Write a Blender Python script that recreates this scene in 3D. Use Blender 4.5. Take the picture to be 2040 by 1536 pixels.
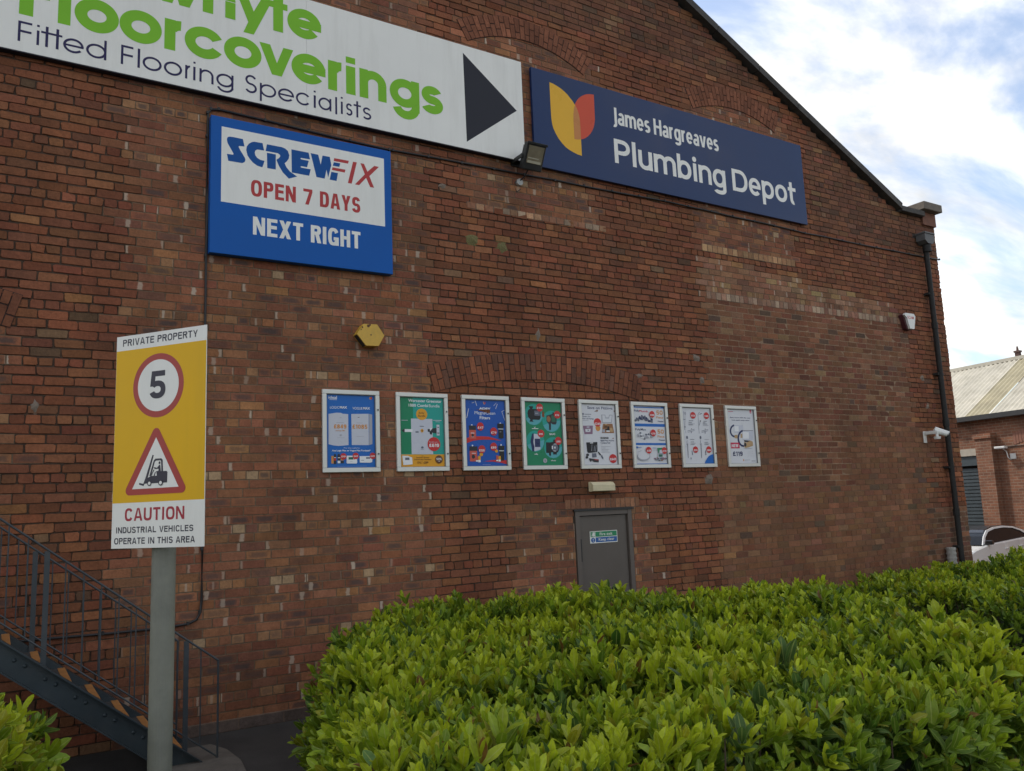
import bpy, math, random
import numpy as np
from mathutils import Vector, Matrix

# ------------------------------------------------------------------ camera, sky, sun, exposure
for o in list(bpy.data.objects):
    bpy.data.objects.remove(o)
SC = bpy.context.scene
COL = SC.collection
R = math.radians

cam_d = bpy.data.cameras.new('camera')
cam = bpy.data.objects.new('camera', cam_d)
COL.objects.link(cam)
cam_d.sensor_fit = 'HORIZONTAL'
cam_d.sensor_width = 36.0
cam_d.lens = 29.007
cam_d.clip_end = 2000
CR, CU, CF = (0.84934, -0.52632, -0.04005), (-0.04176, -0.14263, 0.98889), (0.52619, 0.83824, 0.14312)
cam.matrix_world = Matrix(((CR[0], CU[0], -CF[0], -2.9509), (CR[1], CU[1], -CF[1], -8.5874),
                           (CR[2], CU[2], -CF[2], 2.0448), (0, 0, 0, 1)))
SC.camera = cam

SUN_EL, SUN_AZ = 50.0, -22.0            # sun stands behind the warehouse, a little to the left
W = bpy.data.worlds.new('World')
SC.world = W
W.use_nodes = True
nt = W.node_tree
nt.nodes.clear()
def N(t, kind, **kw):
    n = t.nodes.new(kind)
    for k, v in kw.items():
        if k.startswith('i_'):
            key = k[2:]
            n.inputs[int(key) if key.isdigit() else key.replace('_', ' ')].default_value = v
        else:
            setattr(n, k, v)
    return n
def build_world():
    t = nt
    L = t.links.new
    out = N(t, 'ShaderNodeOutputWorld')
    bg = N(t, 'ShaderNodeBackground', i_Strength=0.1)
    L(bg.outputs[0], out.inputs[0])
    sky = N(t, 'ShaderNodeTexSky', sky_type='NISHITA', sun_disc=False, sun_elevation=R(SUN_EL), sun_rotation=R(SUN_AZ))
    sky.air_density = 1.0
    sky.dust_density = 1.5
    co = N(t, 'ShaderNodeTexCoord')
    sep = N(t, 'ShaderNodeSeparateXYZ')
    L(co.outputs['Generated'], sep.inputs[0])
    zz = N(t, 'ShaderNodeMath', operation='MAXIMUM', i_1=0.0)
    L(sep.outputs[2], zz.inputs[0])
    za = N(t, 'ShaderNodeMath', operation='ADD', i_1=0.22)
    L(zz.outputs[0], za.inputs[0])
    px = N(t, 'ShaderNodeMath', operation='DIVIDE')
    py = N(t, 'ShaderNodeMath', operation='DIVIDE')
    L(sep.outputs[0], px.inputs[0]); L(za.outputs[0], px.inputs[1])
    L(sep.outputs[1], py.inputs[0]); L(za.outputs[0], py.inputs[1])
    cmb = N(t, 'ShaderNodeCombineXYZ')
    L(px.outputs[0], cmb.inputs[0]); L(py.outputs[0], cmb.inputs[1])
    mp = N(t, 'ShaderNodeMapping')
    mp.inputs['Rotation'].default_value = (0, 0, R(CL_ROT))
    mp.inputs['Scale'].default_value = (1.0, 2.3, 1.0)
    mp.inputs['Location'].default_value = CL_LOC
    L(cmb.outputs[0], mp.inputs[0])
    n1 = N(t, 'ShaderNodeTexNoise', i_Scale=1.35, i_Detail=9.0, i_Roughness=0.56, i_Distortion=0.35)
    L(mp.outputs[0], n1.inputs['Vector'])
    mr = N(t, 'ShaderNodeMapRange', interpolation_type='SMOOTHSTEP', i_1=CL_LO, i_2=CL_HI, i_3=0.1)
    L(n1.outputs[0], mr.inputs[0])
    # cloud brightness variation
    n2 = N(t, 'ShaderNodeTexNoise', i_Scale=2.6, i_Detail=6.0, i_Roughness=0.55)
    L(mp.outputs[0], n2.inputs['Vector'])
    mr2 = N(t, 'ShaderNodeMapRange', i_1=0.3, i_2=0.66, i_3=CL_DARK, i_4=CL_BRIGHT)
    L(n2.outputs[0], mr2.inputs[0])
    hs = N(t, 'ShaderNodeMixRGB', blend_type='MIX')
    hs.inputs[1].default_value = (1.0, 0.985, 0.955, 1)
    hs.inputs[2].default_value = (1.0, 0.97, 0.90, 1)
    L(n2.outputs[0], hs.inputs[0])
    mul = N(t, 'ShaderNodeVectorMath', operation='SCALE')
    L(hs.outputs[0], mul.inputs[0]); L(mr2.outputs[0], mul.inputs['Scale'])
    sk = N(t, 'ShaderNodeVectorMath', operation='SCALE')
    sk.inputs['Scale'].default_value = SKY_GAIN
    L(sky.outputs[0], sk.inputs[0])
    mix = N(t, 'ShaderNodeMixRGB')
    L(mr.outputs[0], mix.inputs[0]); L(sk.outputs[0], mix.inputs[1]); L(mul.outputs[0], mix.inputs[2])
    L(mix.outputs[0], bg.inputs[0])
CL_ROT, CL_LOC = -50.0, (0.3, 0.4, 0.0)
CL_LO, CL_HI = 0.405, 0.62
CL_DARK, CL_BRIGHT = 7.0, 13.0
SKY_GAIN = 1.8
build_world()

sun_d = bpy.data.lights.new('sun', 'SUN')
sun_d.energy = 2.4
sun_d.angle = R(3)
sun_d.color = (1.0, 0.95, 0.87)
sun = bpy.data.objects.new('sun', sun_d)
COL.objects.link(sun)
sdir = Vector((math.sin(R(SUN_AZ)) * math.cos(R(SUN_EL)), math.cos(R(SUN_AZ)) * math.cos(R(SUN_EL)), math.sin(R(SUN_EL))))
sun.rotation_euler = sdir.to_track_quat('Z', 'Y').to_euler()
SC.view_settings.view_transform = 'Standard'
SC.view_settings.look = 'None'
SC.view_settings.exposure = 0.34
SC.view_settings.gamma = 1.0

# ------------------------------------------------------------------ helpers
rng = np.random.default_rng(11)
random.seed(5)
MATS = {}
def pmat(name, col, rough=0.6, var=0.12, scale=14.0, metal=0.0, spec=0.5, bump=0.0, bscale=60.0, dirt=0.0, dscale=2.0, dcol=(0.05, 0.045, 0.04), coat=0.0, streak=False):
    """procedural principled material: base colour broken up by noise, optional dirt patches and bump"""
    if name in MATS:
        return MATS[name]
    m = bpy.data.materials.new(name)
    m.use_nodes = True
    t = m.node_tree
    L = t.links.new
    b = t.nodes['Principled BSDF']
    b.inputs['Metallic'].default_value = metal
    b.inputs['Specular IOR Level'].default_value = spec
    b.inputs['Coat Weight'].default_value = coat
    co = N(t, 'ShaderNodeTexCoord')
    n = N(t, 'ShaderNodeTexNoise', i_Scale=scale, i_Detail=6.0, i_Roughness=0.6)
    L(co.outputs['Object'], n.inputs['Vector'])
    mr = N(t, 'ShaderNodeMapRange', i_1=0.25, i_2=0.75, i_3=1 - var, i_4=1 + var)
    L(n.outputs[0], mr.inputs[0])
    sc = N(t, 'ShaderNodeVectorMath', operation='SCALE')
    sc.inputs[0].default_value = col
    L(mr.outputs[0], sc.inputs['Scale'])
    last = sc.outputs[0]
    if dirt > 0:
        n2 = N(t, 'ShaderNodeTexNoise', i_Scale=dscale, i_Detail=8.0, i_Roughness=0.7)
        if streak:
            mp_ = N(t, 'ShaderNodeMapping'); mp_.inputs['Scale'].default_value = (1.0, 1.0, 0.12)
            L(co.outputs['Object'], mp_.inputs[0]); L(mp_.outputs[0], n2.inputs['Vector'])
        else:
            L(co.outputs['Object'], n2.inputs['Vector'])
        m2 = N(t, 'ShaderNodeMapRange', i_1=0.48, i_2=0.75, i_3=0.0, i_4=dirt)
        L(n2.outputs[0], m2.inputs[0])
        mx = N(t, 'ShaderNodeMixRGB')
        mx.inputs[2].default_value = (*dcol, 1)
        L(m2.outputs[0], mx.inputs[0]); L(last, mx.inputs[1])
        last = mx.outputs[0]
    L(last, b.inputs['Base Color'])
    r2 = N(t, 'ShaderNodeMapRange', i_1=0.2, i_2=0.8, i_3=max(0.02, rough - 0.08), i_4=min(1, rough + 0.08))
    L(n.outputs[0], r2.inputs[0]); L(r2.outputs[0], b.inputs['Roughness'])
    if bump > 0:
        n3 = N(t, 'ShaderNodeTexNoise', i_Scale=bscale, i_Detail=5.0)
        L(co.outputs['Object'], n3.inputs['Vector'])
        bp = N(t, 'ShaderNodeBump', i_Strength=bump, i_Distance=0.01)
        L(n3.outputs[0], bp.inputs['Height']); L(bp.outputs[0], b.inputs['Normal'])
    MATS[name] = m
    return m

def tag(o, label=None, cat=None, group=None, kind=None):
    if label: o['label'] = label
    if cat: o['category'] = cat
    if group: o['group'] = group
    if kind: o['kind'] = kind
    return o
def empty(name, loc, label, cat, group=None, rz=0.0):
    o = bpy.data.objects.new(name, None)
    o.empty_display_size = 0.1
    COL.objects.link(o)
    o.location = loc
    o.rotation_euler = (0, 0, rz)
    return tag(o, label, cat, group)

class MB:
    """collects shapes into one mesh; coordinates are local to the object's parent"""
    def __init__(s):
        s.v = []; s.f = []; s.m = []; s.mats = []
    def mi(s, mat):
        if mat not in s.mats: s.mats.append(mat)
        return s.mats.index(mat)
    def add(s, verts, faces, mat):
        b = len(s.v); i = s.mi(mat)
        s.v += [tuple(map(float, p)) for p in verts]
        for f in faces:
            s.f.append([b + k for k in f]); s.m.append(i)
        return s
    def box(s, a, c, mat, bev=0.0):
        x0, y0, z0 = a; x1, y1, z1 = c
        if bev <= 0:
            v = [(x0, y0, z0), (x1, y0, z0), (x1, y1, z0), (x0, y1, z0), (x0, y0, z1), (x1, y0, z1), (x1, y1, z1), (x0, y1, z1)]
            return s.add(v, [(0, 3, 2, 1), (4, 5, 6, 7), (0, 1, 5, 4), (1, 2, 6, 5), (2, 3, 7, 6), (3, 0, 4, 7)], mat)
        b = min(bev, abs(x1 - x0) * .45, abs(y1 - y0) * .45, abs(z1 - z0) * .45)
        import bmesh
        bm = bmesh.new()
        bmesh.ops.create_cube(bm, size=1.0)
        for w in bm.verts:
            w.co = Vector((x0 + (w.co.x + .5) * (x1 - x0), y0 + (w.co.y + .5) * (y1 - y0), z0 + (w.co.z + .5) * (z1 - z0)))
        bmesh.ops.bevel(bm, geom=list(bm.edges), offset=b, segments=2, affect='EDGES', profile=0.6)
        bm.verts.index_update()
        vs = [w.co[:] for w in bm.verts]
        fs = [[w.index for w in f.verts] for f in bm.faces]
        bm.free()
        return s.add(vs, fs, mat)
    def tube(s, pts, r, mat, n=8, cap=True):
        pts = [Vector(p) for p in pts]
        rs = r if isinstance(r, (list, tuple)) else [r] * len(pts)
        vs = []; fs = []
        ref = None
        for i, p in enumerate(pts):
            d = (pts[min(i + 1, len(pts) - 1)] - pts[max(i - 1, 0)]).normalized()
            if ref is None:
                ref = Vector((0, 0, 1)) if abs(d.z) < 0.9 else Vector((1, 0, 0))
            a = d.cross(ref).normalized()
            b = d.cross(a).normalized()
            ref = -(d.cross(a)).cross(d) if False else ref
            for k in range(n):
                t = 2 * math.pi * k / n
                vs.append(p + (a * math.cos(t) + b * math.sin(t)) * rs[i])
        for i in range(len(pts) - 1):
            for k in range(n):
                fs.append((i * n + k, i * n + (k + 1) % n, (i + 1) * n + (k + 1) % n, (i + 1) * n + k))
        if cap:
            fs.append(tuple(range(n - 1, -1, -1)))
            fs.append(tuple((len(pts) - 1) * n + k for k in range(n)))
        return s.add(vs, fs, mat)
    def prism(s, poly, axis, a, c, mat):
        """poly in the two other axes (order x,y,z without the axis), extruded along axis from a to c"""
        def pt(p, h):
            if axis == 'x': return (h, p[0], p[1])
            if axis == 'y': return (p[0], h, p[1])
            return (p[0], p[1], h)
        n = len(poly)
        vs = [pt(p, a) for p in poly] + [pt(p, c) for p in poly]
        fs = [tuple(range(n)), tuple(range(2 * n - 1, n - 1, -1))]
        fs += [(i, i + n, (i + 1) % n + n, (i + 1) % n) for i in range(n)]
        return s.add(vs, fs, mat)
    def build(s, name, parent=None, smooth=False, loc=(0, 0, 0), fixn=True):
        me = bpy.data.meshes.new(name)
        me.from_pydata(s.v, [], s.f)
        for m in s.mats: me.materials.append(m)
        me.polygons.foreach_set('material_index', s.m)
        if fixn:
            import bmesh
            bm = bmesh.new(); bm.from_mesh(me)
            bmesh.ops.recalc_face_normals(bm, faces=bm.faces)
            bm.to_mesh(me); bm.free()
        if smooth:
            me.polygons.foreach_set('use_smooth', [True] * len(me.polygons))
        me.update()
        o = bpy.data.objects.new(name, me)
        COL.objects.link(o)
        if parent: o.parent = parent
        o.location = loc
        return o

# ---- flat artwork on a vertical face: local (u right, v up), each layer a little prouder than the last
_tc = {}
def glyphs(body, bold):
    key = (body, bold)
    if key in _tc: return _tc[key]
    cu = bpy.data.curves.new('lettering', 'FONT')
    cu.body = body; cu.size = 1.0; cu.offset = bold; cu.resolution_u = 4
    ob = bpy.data.objects.new('lettering', cu)
    COL.objects.link(ob)
    dg = bpy.context.evaluated_depsgraph_get()
    me = bpy.data.meshes.new_from_object(ob.evaluated_get(dg))
    v = np.array([w.co[:2] for w in me.vertices])
    f = [tuple(p.vertices) for p in me.polygons]
    bpy.data.objects.remove(ob); bpy.data.curves.remove(cu); bpy.data.meshes.remove(me)
    _tc[key] = (v, f)
    return v, f
class Art:
    def __init__(s, eu=(1, 0, 0), en=(0, -1, 0), org=(0, 0, 0), step=0.0005):
        s.mb = MB(); s.eu = Vector(eu); s.en = Vector(en); s.org = Vector(org); s.step = step; s.k = 1
    def P(s, u, v, k=None):
        k = s.k if k is None else k
        return s.org + s.eu * u + Vector((0, 0, 1)) * v + s.en * (k * s.step)
    def poly(s, pts, mat, bump=True):
        a = sum(pts[i][0] * pts[(i + 1) % len(pts)][1] - pts[(i + 1) % len(pts)][0] * pts[i][1] for i in range(len(pts)))
        if a < 0: pts = pts[::-1]
        s.mb.add([s.P(*p) for p in pts], [tuple(range(len(pts)))], mat)
        if bump: s.k += 1
        return s
    def rect(s, u0, v0, u1, v1, mat):
        return s.poly([(u0, v0), (u1, v0), (u1, v1), (u0, v1)], mat)
    def disc(s, cu, cv, ru, rv, mat, n=40):
        return s.poly([(cu + ru * math.cos(2 * math.pi * i / n), cv + rv * math.sin(2 * math.pi * i / n)) for i in range(n)], mat)
    def ring(s, cu, cv, ro_u, ro_v, ri_u, ri_v, mat, a0=0.0, a1=360.0, n=48):
        """annulus sector, angles in degrees counter-clockwise from the right"""
        full = abs(a1 - a0) >= 359.9
        m = n if full else max(3, int(n * abs(a1 - a0) / 360))
        vs = []; fs = []
        for i in range(m + (0 if full else 1)):
            t = R(a0 + (a1 - a0) * i / m)
            vs.append(s.P(cu + ro_u * math.cos(t), cv + ro_v * math.sin(t)))
            vs.append(s.P(cu + ri_u * math.cos(t), cv + ri_v * math.sin(t)))
        c = len(vs) // 2
        for i in range(m):
            j = (i + 1) % c
            fs.append((2 * i, 2 * j, 2 * j + 1, 2 * i + 1))
        s.mb.add(vs, fs, mat); s.k += 1
        return s
    def sring(s, cu, cv, ru, rv, t, mat, a0=0.0, a1=360.0, n=2.7, m=44):
        full = abs(a1 - a0) >= 359.9; q = m if full else max(5, int(m * abs(a1 - a0) / 360))
        vs = []; fs = []
        for i in range(q + (0 if full else 1)):
            a = R(a0 + (a1 - a0) * i / q); c, d = math.cos(a), math.sin(a)
            x = math.copysign(abs(c) ** (2 / n), c); y = math.copysign(abs(d) ** (2 / n), d)
            vs.append(s.P(cu + ru * x, cv + rv * y)); vs.append(s.P(cu + (ru - t) * x, cv + (rv - t * .92) * y))
        c = len(vs) // 2
        for i in range(q):
            j = (i + 1) % c
            fs.append((2 * i, 2 * j, 2 * j + 1, 2 * i + 1))
        s.mb.add(vs, fs, mat); s.k += 1
        return s
    CAPW = dict(A=1.08, C=1.0, D=1.0, E=.88, G=1.06, H=1.0, I=.36, L=.84, N=1.02, O=1.06, P=.94, R=1.0, S=.96, T=.9, U=1.0, V=1.02, W=1.4, X=1.02, Y=1.02)
    CAPW.update({'5': .92, '7': .88, ' ': .42, '0': .94, '1': .56, '2': .92, '3': .92, '4': .98, '6': .94, '8': .94, '9': .94, '£': .92})
    def caps(s, body, u0, u1, b, h, t, mat):
        """condensed grotesque capitals drawn from bars and superellipse bowls"""
        gap = .17
        tot = sum(s.CAPW[c] for c in body) + gap * (len(body) - 1)
        k = (u1 - u0) / tot; x = u0; k0 = s.k; tv = t * .92
        for ch in body:
            w = s.CAPW[ch] * k; x0, x1 = x, x + w; xm = (x0 + x1) / 2; s.k = k0
            bar = lambda a, c, d, e: s.rect(a, c, d, e, mat)
            pl = lambda p: s.poly(p, mat)
            if ch == 'A':
                bar(x0 + w * .2, b + h * .2, x1 - w * .2, b + h * .2 + tv * .9)
                pl([(x0, b), (x0 + t, b), (xm + .12 * t, b + h), (xm - .62 * t, b + h)]); pl([(x1 - t, b), (x1, b), (xm + .62 * t, b + h), (xm - .12 * t, b + h)])
            elif ch in 'CG':
                s.sring(xm, b + h / 2, w / 2, h / 2 * 1.02, t, mat, 28, 332 if ch == 'C' else 350)
                if ch == 'G': bar(x1 - t * .95, b, x1, b + h * .48); bar(xm + w * .02, b + h * .48 - tv, x1, b + h * .48)
            elif ch == 'D':
                bar(x0, b, x0 + t, b + h); bar(x0 + t, b, xm, b + tv); bar(x0 + t, b + h - tv, xm, b + h); s.sring(xm, b + h / 2, x1 - xm, h / 2, t, mat, -90, 90)
            elif ch in 'EFL':
                bar(x0, b, x0 + t, b + h)
                if ch != 'F': bar(x0 + t, b, x1, b + tv)
                if ch != 'L': bar(x0 + t, b + h - tv, x1, b + h); bar(x0 + t, b + h * .53 - tv / 2, x1 - w * .06, b + h * .53 + tv / 2)
            elif ch == 'H': bar(x0, b, x0 + t, b + h); bar(x1 - t, b, x1, b + h); bar(x0 + t, b + h * .53 - tv / 2, x1 - t, b + h * .53 + tv / 2)
            elif ch == 'I': bar(xm - t / 2, b, xm + t / 2, b + h)
            elif ch == 'N': bar(x0, b, x0 + t * .92, b + h); bar(x1 - t * .92, b, x1, b + h); pl([(x0, b + h), (x0 + t * 1.05, b + h), (x1, b), (x1 - t * 1.05, b)])
            elif ch == 'O': s.sring(xm, b + h / 2, w / 2, h / 2 * 1.02, t, mat)
            elif ch in 'PR':
                m_ = b + h * (.43 if ch == 'P' else .46); xc = x0 + w * .55; bar(x0, b, x0 + t, b + h); bar(x0 + t, b + h - tv, xc, b + h); bar(x0 + t, m_, xc, m_ + tv)
                s.sring(xc, (m_ + b + h) / 2, x1 - xc - (.02 * w if ch == 'R' else 0), (b + h - m_) / 2, t, mat, -90, 90)
                if ch == 'R': pl([(x1 - t * 1.05, b), (x1 + t * .05, b), (xc + t * .55, m_ + tv * .6), (xc - t * .5, m_ + tv * .6)])
            elif ch == 'S':
                rv = (h * 1.03 + tv) / 4
                s.sring(xm, b + h * 1.01 - rv, w / 2 * .95, rv, t, mat, 12, 270, 2.4); s.sring(xm, b - h * .01 + rv, w / 2, rv, t, mat, -168, 90, 2.4)
            elif ch == 'T': bar(x0, b + h - tv, x1, b + h); bar(xm - t / 2, b, xm + t / 2, b + h - tv)
            elif ch == 'U': bar(x0, b + h * .4, x0 + t, b + h); bar(x1 - t, b + h * .4, x1, b + h); s.sring(xm, b + h * .4, w / 2, h * .41, t, mat, 180, 360)
            elif ch == 'V': pl([(x0, b + h), (x0 + t, b + h), (xm + .15 * t, b), (xm - .6 * t, b)]); pl([(x1 - t, b + h), (x1, b + h), (xm + .6 * t, b), (xm - .15 * t, b)])
            elif ch == 'W':
                for q_ in (0, 1):
                    xa, xb = x0 + q_ * w * .46, x0 + q_ * w * .46 + w * .54; xc = (xa + xb) / 2
                    pl([(xa, b + h), (xa + t, b + h), (xc + .15 * t, b), (xc - .6 * t, b)]); pl([(xb - t, b + h), (xb, b + h), (xc + .6 * t, b), (xc - .15 * t, b)])
            elif ch == 'X': pl([(x0, b), (x0 + t * 1.1, b), (x1, b + h), (x1 - t * 1.1, b + h)]); pl([(x0, b + h), (x0 + t * 1.1, b + h), (x1, b), (x1 - t * 1.1, b)])
            elif ch == 'Y':
                bar(xm - t / 2, b, xm + t / 2, b + h * .44); pl([(x0, b + h), (x0 + t * 1.05, b + h), (xm + t * .35, b + h * .4), (xm - t / 2, b + h * .4)]); pl([(x1 - t * 1.05, b + h), (x1, b + h), (xm + t / 2, b + h * .4), (xm - t * .35, b + h * .4)])
            elif ch == '7': bar(x0, b + h - tv, x1, b + h); pl([(x0 + w * .2, b), (x0 + w * .2 + t * 1.1, b), (x1, b + h - tv), (x1 - t, b + h - tv)])
            elif ch == '0': s.sring(xm, b + h / 2, w / 2, h / 2, t, mat)
            elif ch == '1': bar(x1 - t, b, x1, b + h); pl([(x0, b + h * .72), (x0, b + h * .86), (x1 - t * .9, b + h), (x1 - t * .9, b + h * .8)])
            elif ch == '2':
                s.sring(xm, b + h * .71, w / 2, h * .29, t, mat, -25, 170); pl([(x0, b + tv * .9), (x0 + t * 1.2, b + tv * .9), (x1 - t * .05, b + h * .58), (x1 - t * 1.05, b + h * .58)]); bar(x0, b, x1, b + tv)
            elif ch == '3': s.sring(xm, b + h * .745, w / 2 * .94, h * .265, t, mat, -90, 160, 2.3); s.sring(xm, b + h * .275, w / 2, h * .285, t, mat, -165, 90, 2.3)
            elif ch == '4': bar(x1 - t * 1.5, b, x1 - t * .5, b + h); bar(x0, b + h * .22, x1, b + h * .22 + tv); pl([(x0, b + h * .3), (x0 + t * .9, b + h * .3), (x1 - t * .9, b + h), (x1 - t * 1.6, b + h)])
            elif ch in '69':
                f_ = 1 if ch == '6' else -1; c_ = b + h / 2
                s.sring(xm, c_ - f_ * h * .19, w / 2, h * .31, t, mat); s.sring(xm, c_, w / 2, h / 2, t, mat, 35 if f_ > 0 else 215, 200 if f_ > 0 else 380)
            elif ch == '8': s.sring(xm, b + h * .74, w / 2 * .92, h * .27, t, mat); s.sring(xm, b + h * .28, w / 2, h * .295, t, mat)
            elif ch == '£':
                s.sring(xm + w * .08, b + h * .72, w / 2 * .85, h * .28, t, mat, 20, 185); bar(xm + w * .08 - w * .425, b + tv, xm + w * .08 - w * .425 + t, b + h * .72); bar(x0, b, x1, b + tv); bar(x0, b + h * .42, x1 - w * .18, b + h * .42 + tv * .9)
            elif ch == '5':
                bar(x0 + w * .14, b + h - tv, x1 - w * .04, b + h); pl([(x0 + w * .04, b + h * .44), (x0 + w * .04 + t * .9, b + h * .44), (x0 + w * .12 + t * .95, b + h), (x0 + w * .13, b + h)])
                s.sring(xm, b + h * .315, w / 2, h * .325, t, mat, -160, 148, 2.3)
            x += w + gap * k
        s.k = k0
        return s
    LOWW = dict(a=.88, b=.98, e=.94, g=.96, i=.32, l=.32, m=1.5, n=.92, o=1.0, p=.98, r=.62, s=.8, t=.66, u=.92, v=.98, J=.52, H=1.12, P=1.0, D=1.18, S=.95, F=.86)
    def lower(s, body, u0, u1, b, h, cap, desc, t, mat):
        """rounded humanist lettering: x-height h, cap height cap, descender desc, stroke t"""
        W_ = lambda c: .3 if c == ' ' else s.LOWW[c]
        gap = .11
        k = (u1 - u0) / (sum(W_(c) for c in body) + gap * (len(body) - 1)); x = u0; k0 = s.k; tv = t * .88
        for ch in body:
            w = W_(ch) * k; x0, x1 = x, x + w; xm = (x0 + x1) / 2; s.k = k0
            bar = lambda a, c, d, e: s.rect(a, c, d, e, mat)
            ring = lambda cu, cv, ru, rv, a0=0, a1=360: s.sring(cu, cv, ru, rv, t, mat, a0, a1, 2.15)
            if ch == 'o': ring(xm, b + h / 2, w / 2, h / 2 * 1.03)
            elif ch in 'bp':
                ring(xm, b + h / 2, w / 2, h / 2 * 1.03); bar(x0, b - (desc if ch == 'p' else 0), x0 + t, b + (h if ch == 'p' else cap * 1.05))
            elif ch == 'g':
                ring(xm, b + h / 2, w / 2, h / 2 * 1.03); bar(x1 - t, b - desc * .3, x1, b + h); ring(xm, b - desc * .3, w / 2, desc * .72, 205, 360)
            elif ch == 'e':
                ring(xm, b + h / 2, w / 2, h / 2 * 1.03, 0, 318); bar(x0 + t * .6, b + h * .5 - tv * .5, x1 - .002, b + h * .5 + tv * .36)
            elif ch == 'a':
                ring(xm - w * .02, b + h * .29, w / 2 * .98, h * .31, 60, 330); bar(x1 - t, b, x1, b + h * .62); ring(xm + w * .04, b + h * .62, w / 2 - w * .04, h * .40, 0, 150)
            elif ch in 'nm':
                bar(x0, b, x0 + t, b + h)
                n_ = 1 if ch == 'n' else 2; q = (w - t) / n_
                for i in range(n_):
                    xa = x0 + q * i; xb = xa + q + t
                    bar(xb - t, b, xb, b + h * .6); ring((xa + xb) / 2, b + h * .6, (xb - xa) / 2, h * .42, 0, 160)
            elif ch == 'u': bar(x1 - t, b, x1, b + h); bar(x0, b + h * .4, x0 + t, b + h); ring(xm, b + h * .4, w / 2, h * .42, 180, 345)
            elif ch == 'r': bar(x0, b, x0 + t, b + h); ring(x0 + w * .78, b + h * .55, w * .78, h * .47, 80, 160)
            elif ch == 's':
                rv = (h * 1.05 + tv) / 4; s.sring(xm, b + h * 1.02 - rv, w / 2 * .95, rv, t, mat, 35, 270, 2.3); s.sring(xm, b - h * .02 + rv, w / 2, rv, t, mat, -148, 90, 2.3)
            elif ch == 't': bar(x0 + w * .2, b + h * .3, x0 + w * .2 + t, b + h * 1.32); bar(x0, b + h - tv, x1, b + h); ring(x0 + w * .2 + w * .42, b + h * .3, w * .42, h * .32, 180, 285)
            elif ch == 'v': s.poly([(x0, b + h), (x0 + t, b + h), (xm, b + h * .32), (x1 - t, b + h), (x1, b + h), (xm + t * .55, b), (xm - t * .55, b)], mat)
            elif ch == 'l': bar(xm - t / 2, b, xm + t / 2, b + cap * 1.05)
            elif ch == 'i': bar(xm - t / 2, b, xm + t / 2, b + h); s.disc(xm, b + h + t * .95, t * .62, t * .62, mat, 16)
            elif ch == 'J': bar(x1 - t, b + cap * .02, x1, b + cap); ring(x1 - w * .75, b + cap * .02, w * .75, cap * .22, 250, 360)
            elif ch == 'H': bar(x0, b, x0 + t, b + cap); bar(x1 - t, b, x1, b + cap); bar(x0 + t, b + cap * .52 - tv / 2, x1 - t, b + cap * .52 + tv / 2)
            elif ch in 'PD':
                m_ = b + (cap * .36 if ch == 'P' else 0); xc = x0 + w * .5; bar(x0, b, x0 + t, b + cap); bar(x0 + t, b + cap - tv, xc, b + cap); bar(x0 + t, m_, xc, m_ + tv)
                ring(xc, (m_ + b + cap) / 2, x1 - xc, (b + cap - m_) / 2, -90, 90)
            x += w + gap * k
        s.k = k0
        return s
    def text(s, body, u0, u1, base, cap, mat, bold=0.0, shear=0.0):
        v, f = glyphs(body, bold)
        h, _ = glyphs('H', bold)
        hz0, hz1 = h[:, 1].min(), h[:, 1].max()
        x0, x1 = v[:, 0].min(), v[:, 0].max()
        sx = (u1 - u0) / (x1 - x0); sz = cap / (hz1 - hz0)
        P = [s.P(u0 + (x - x0) * sx + shear * (y - hz0) * sz, base + (y - hz0) * sz) for x, y in v]
        s.mb.add(P, f, mat)
        return s
    def lv(s, k):
        s.k = k; return s
    def build(s, name, parent):
        return s.mb.build(name, parent, fixn=False)
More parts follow.
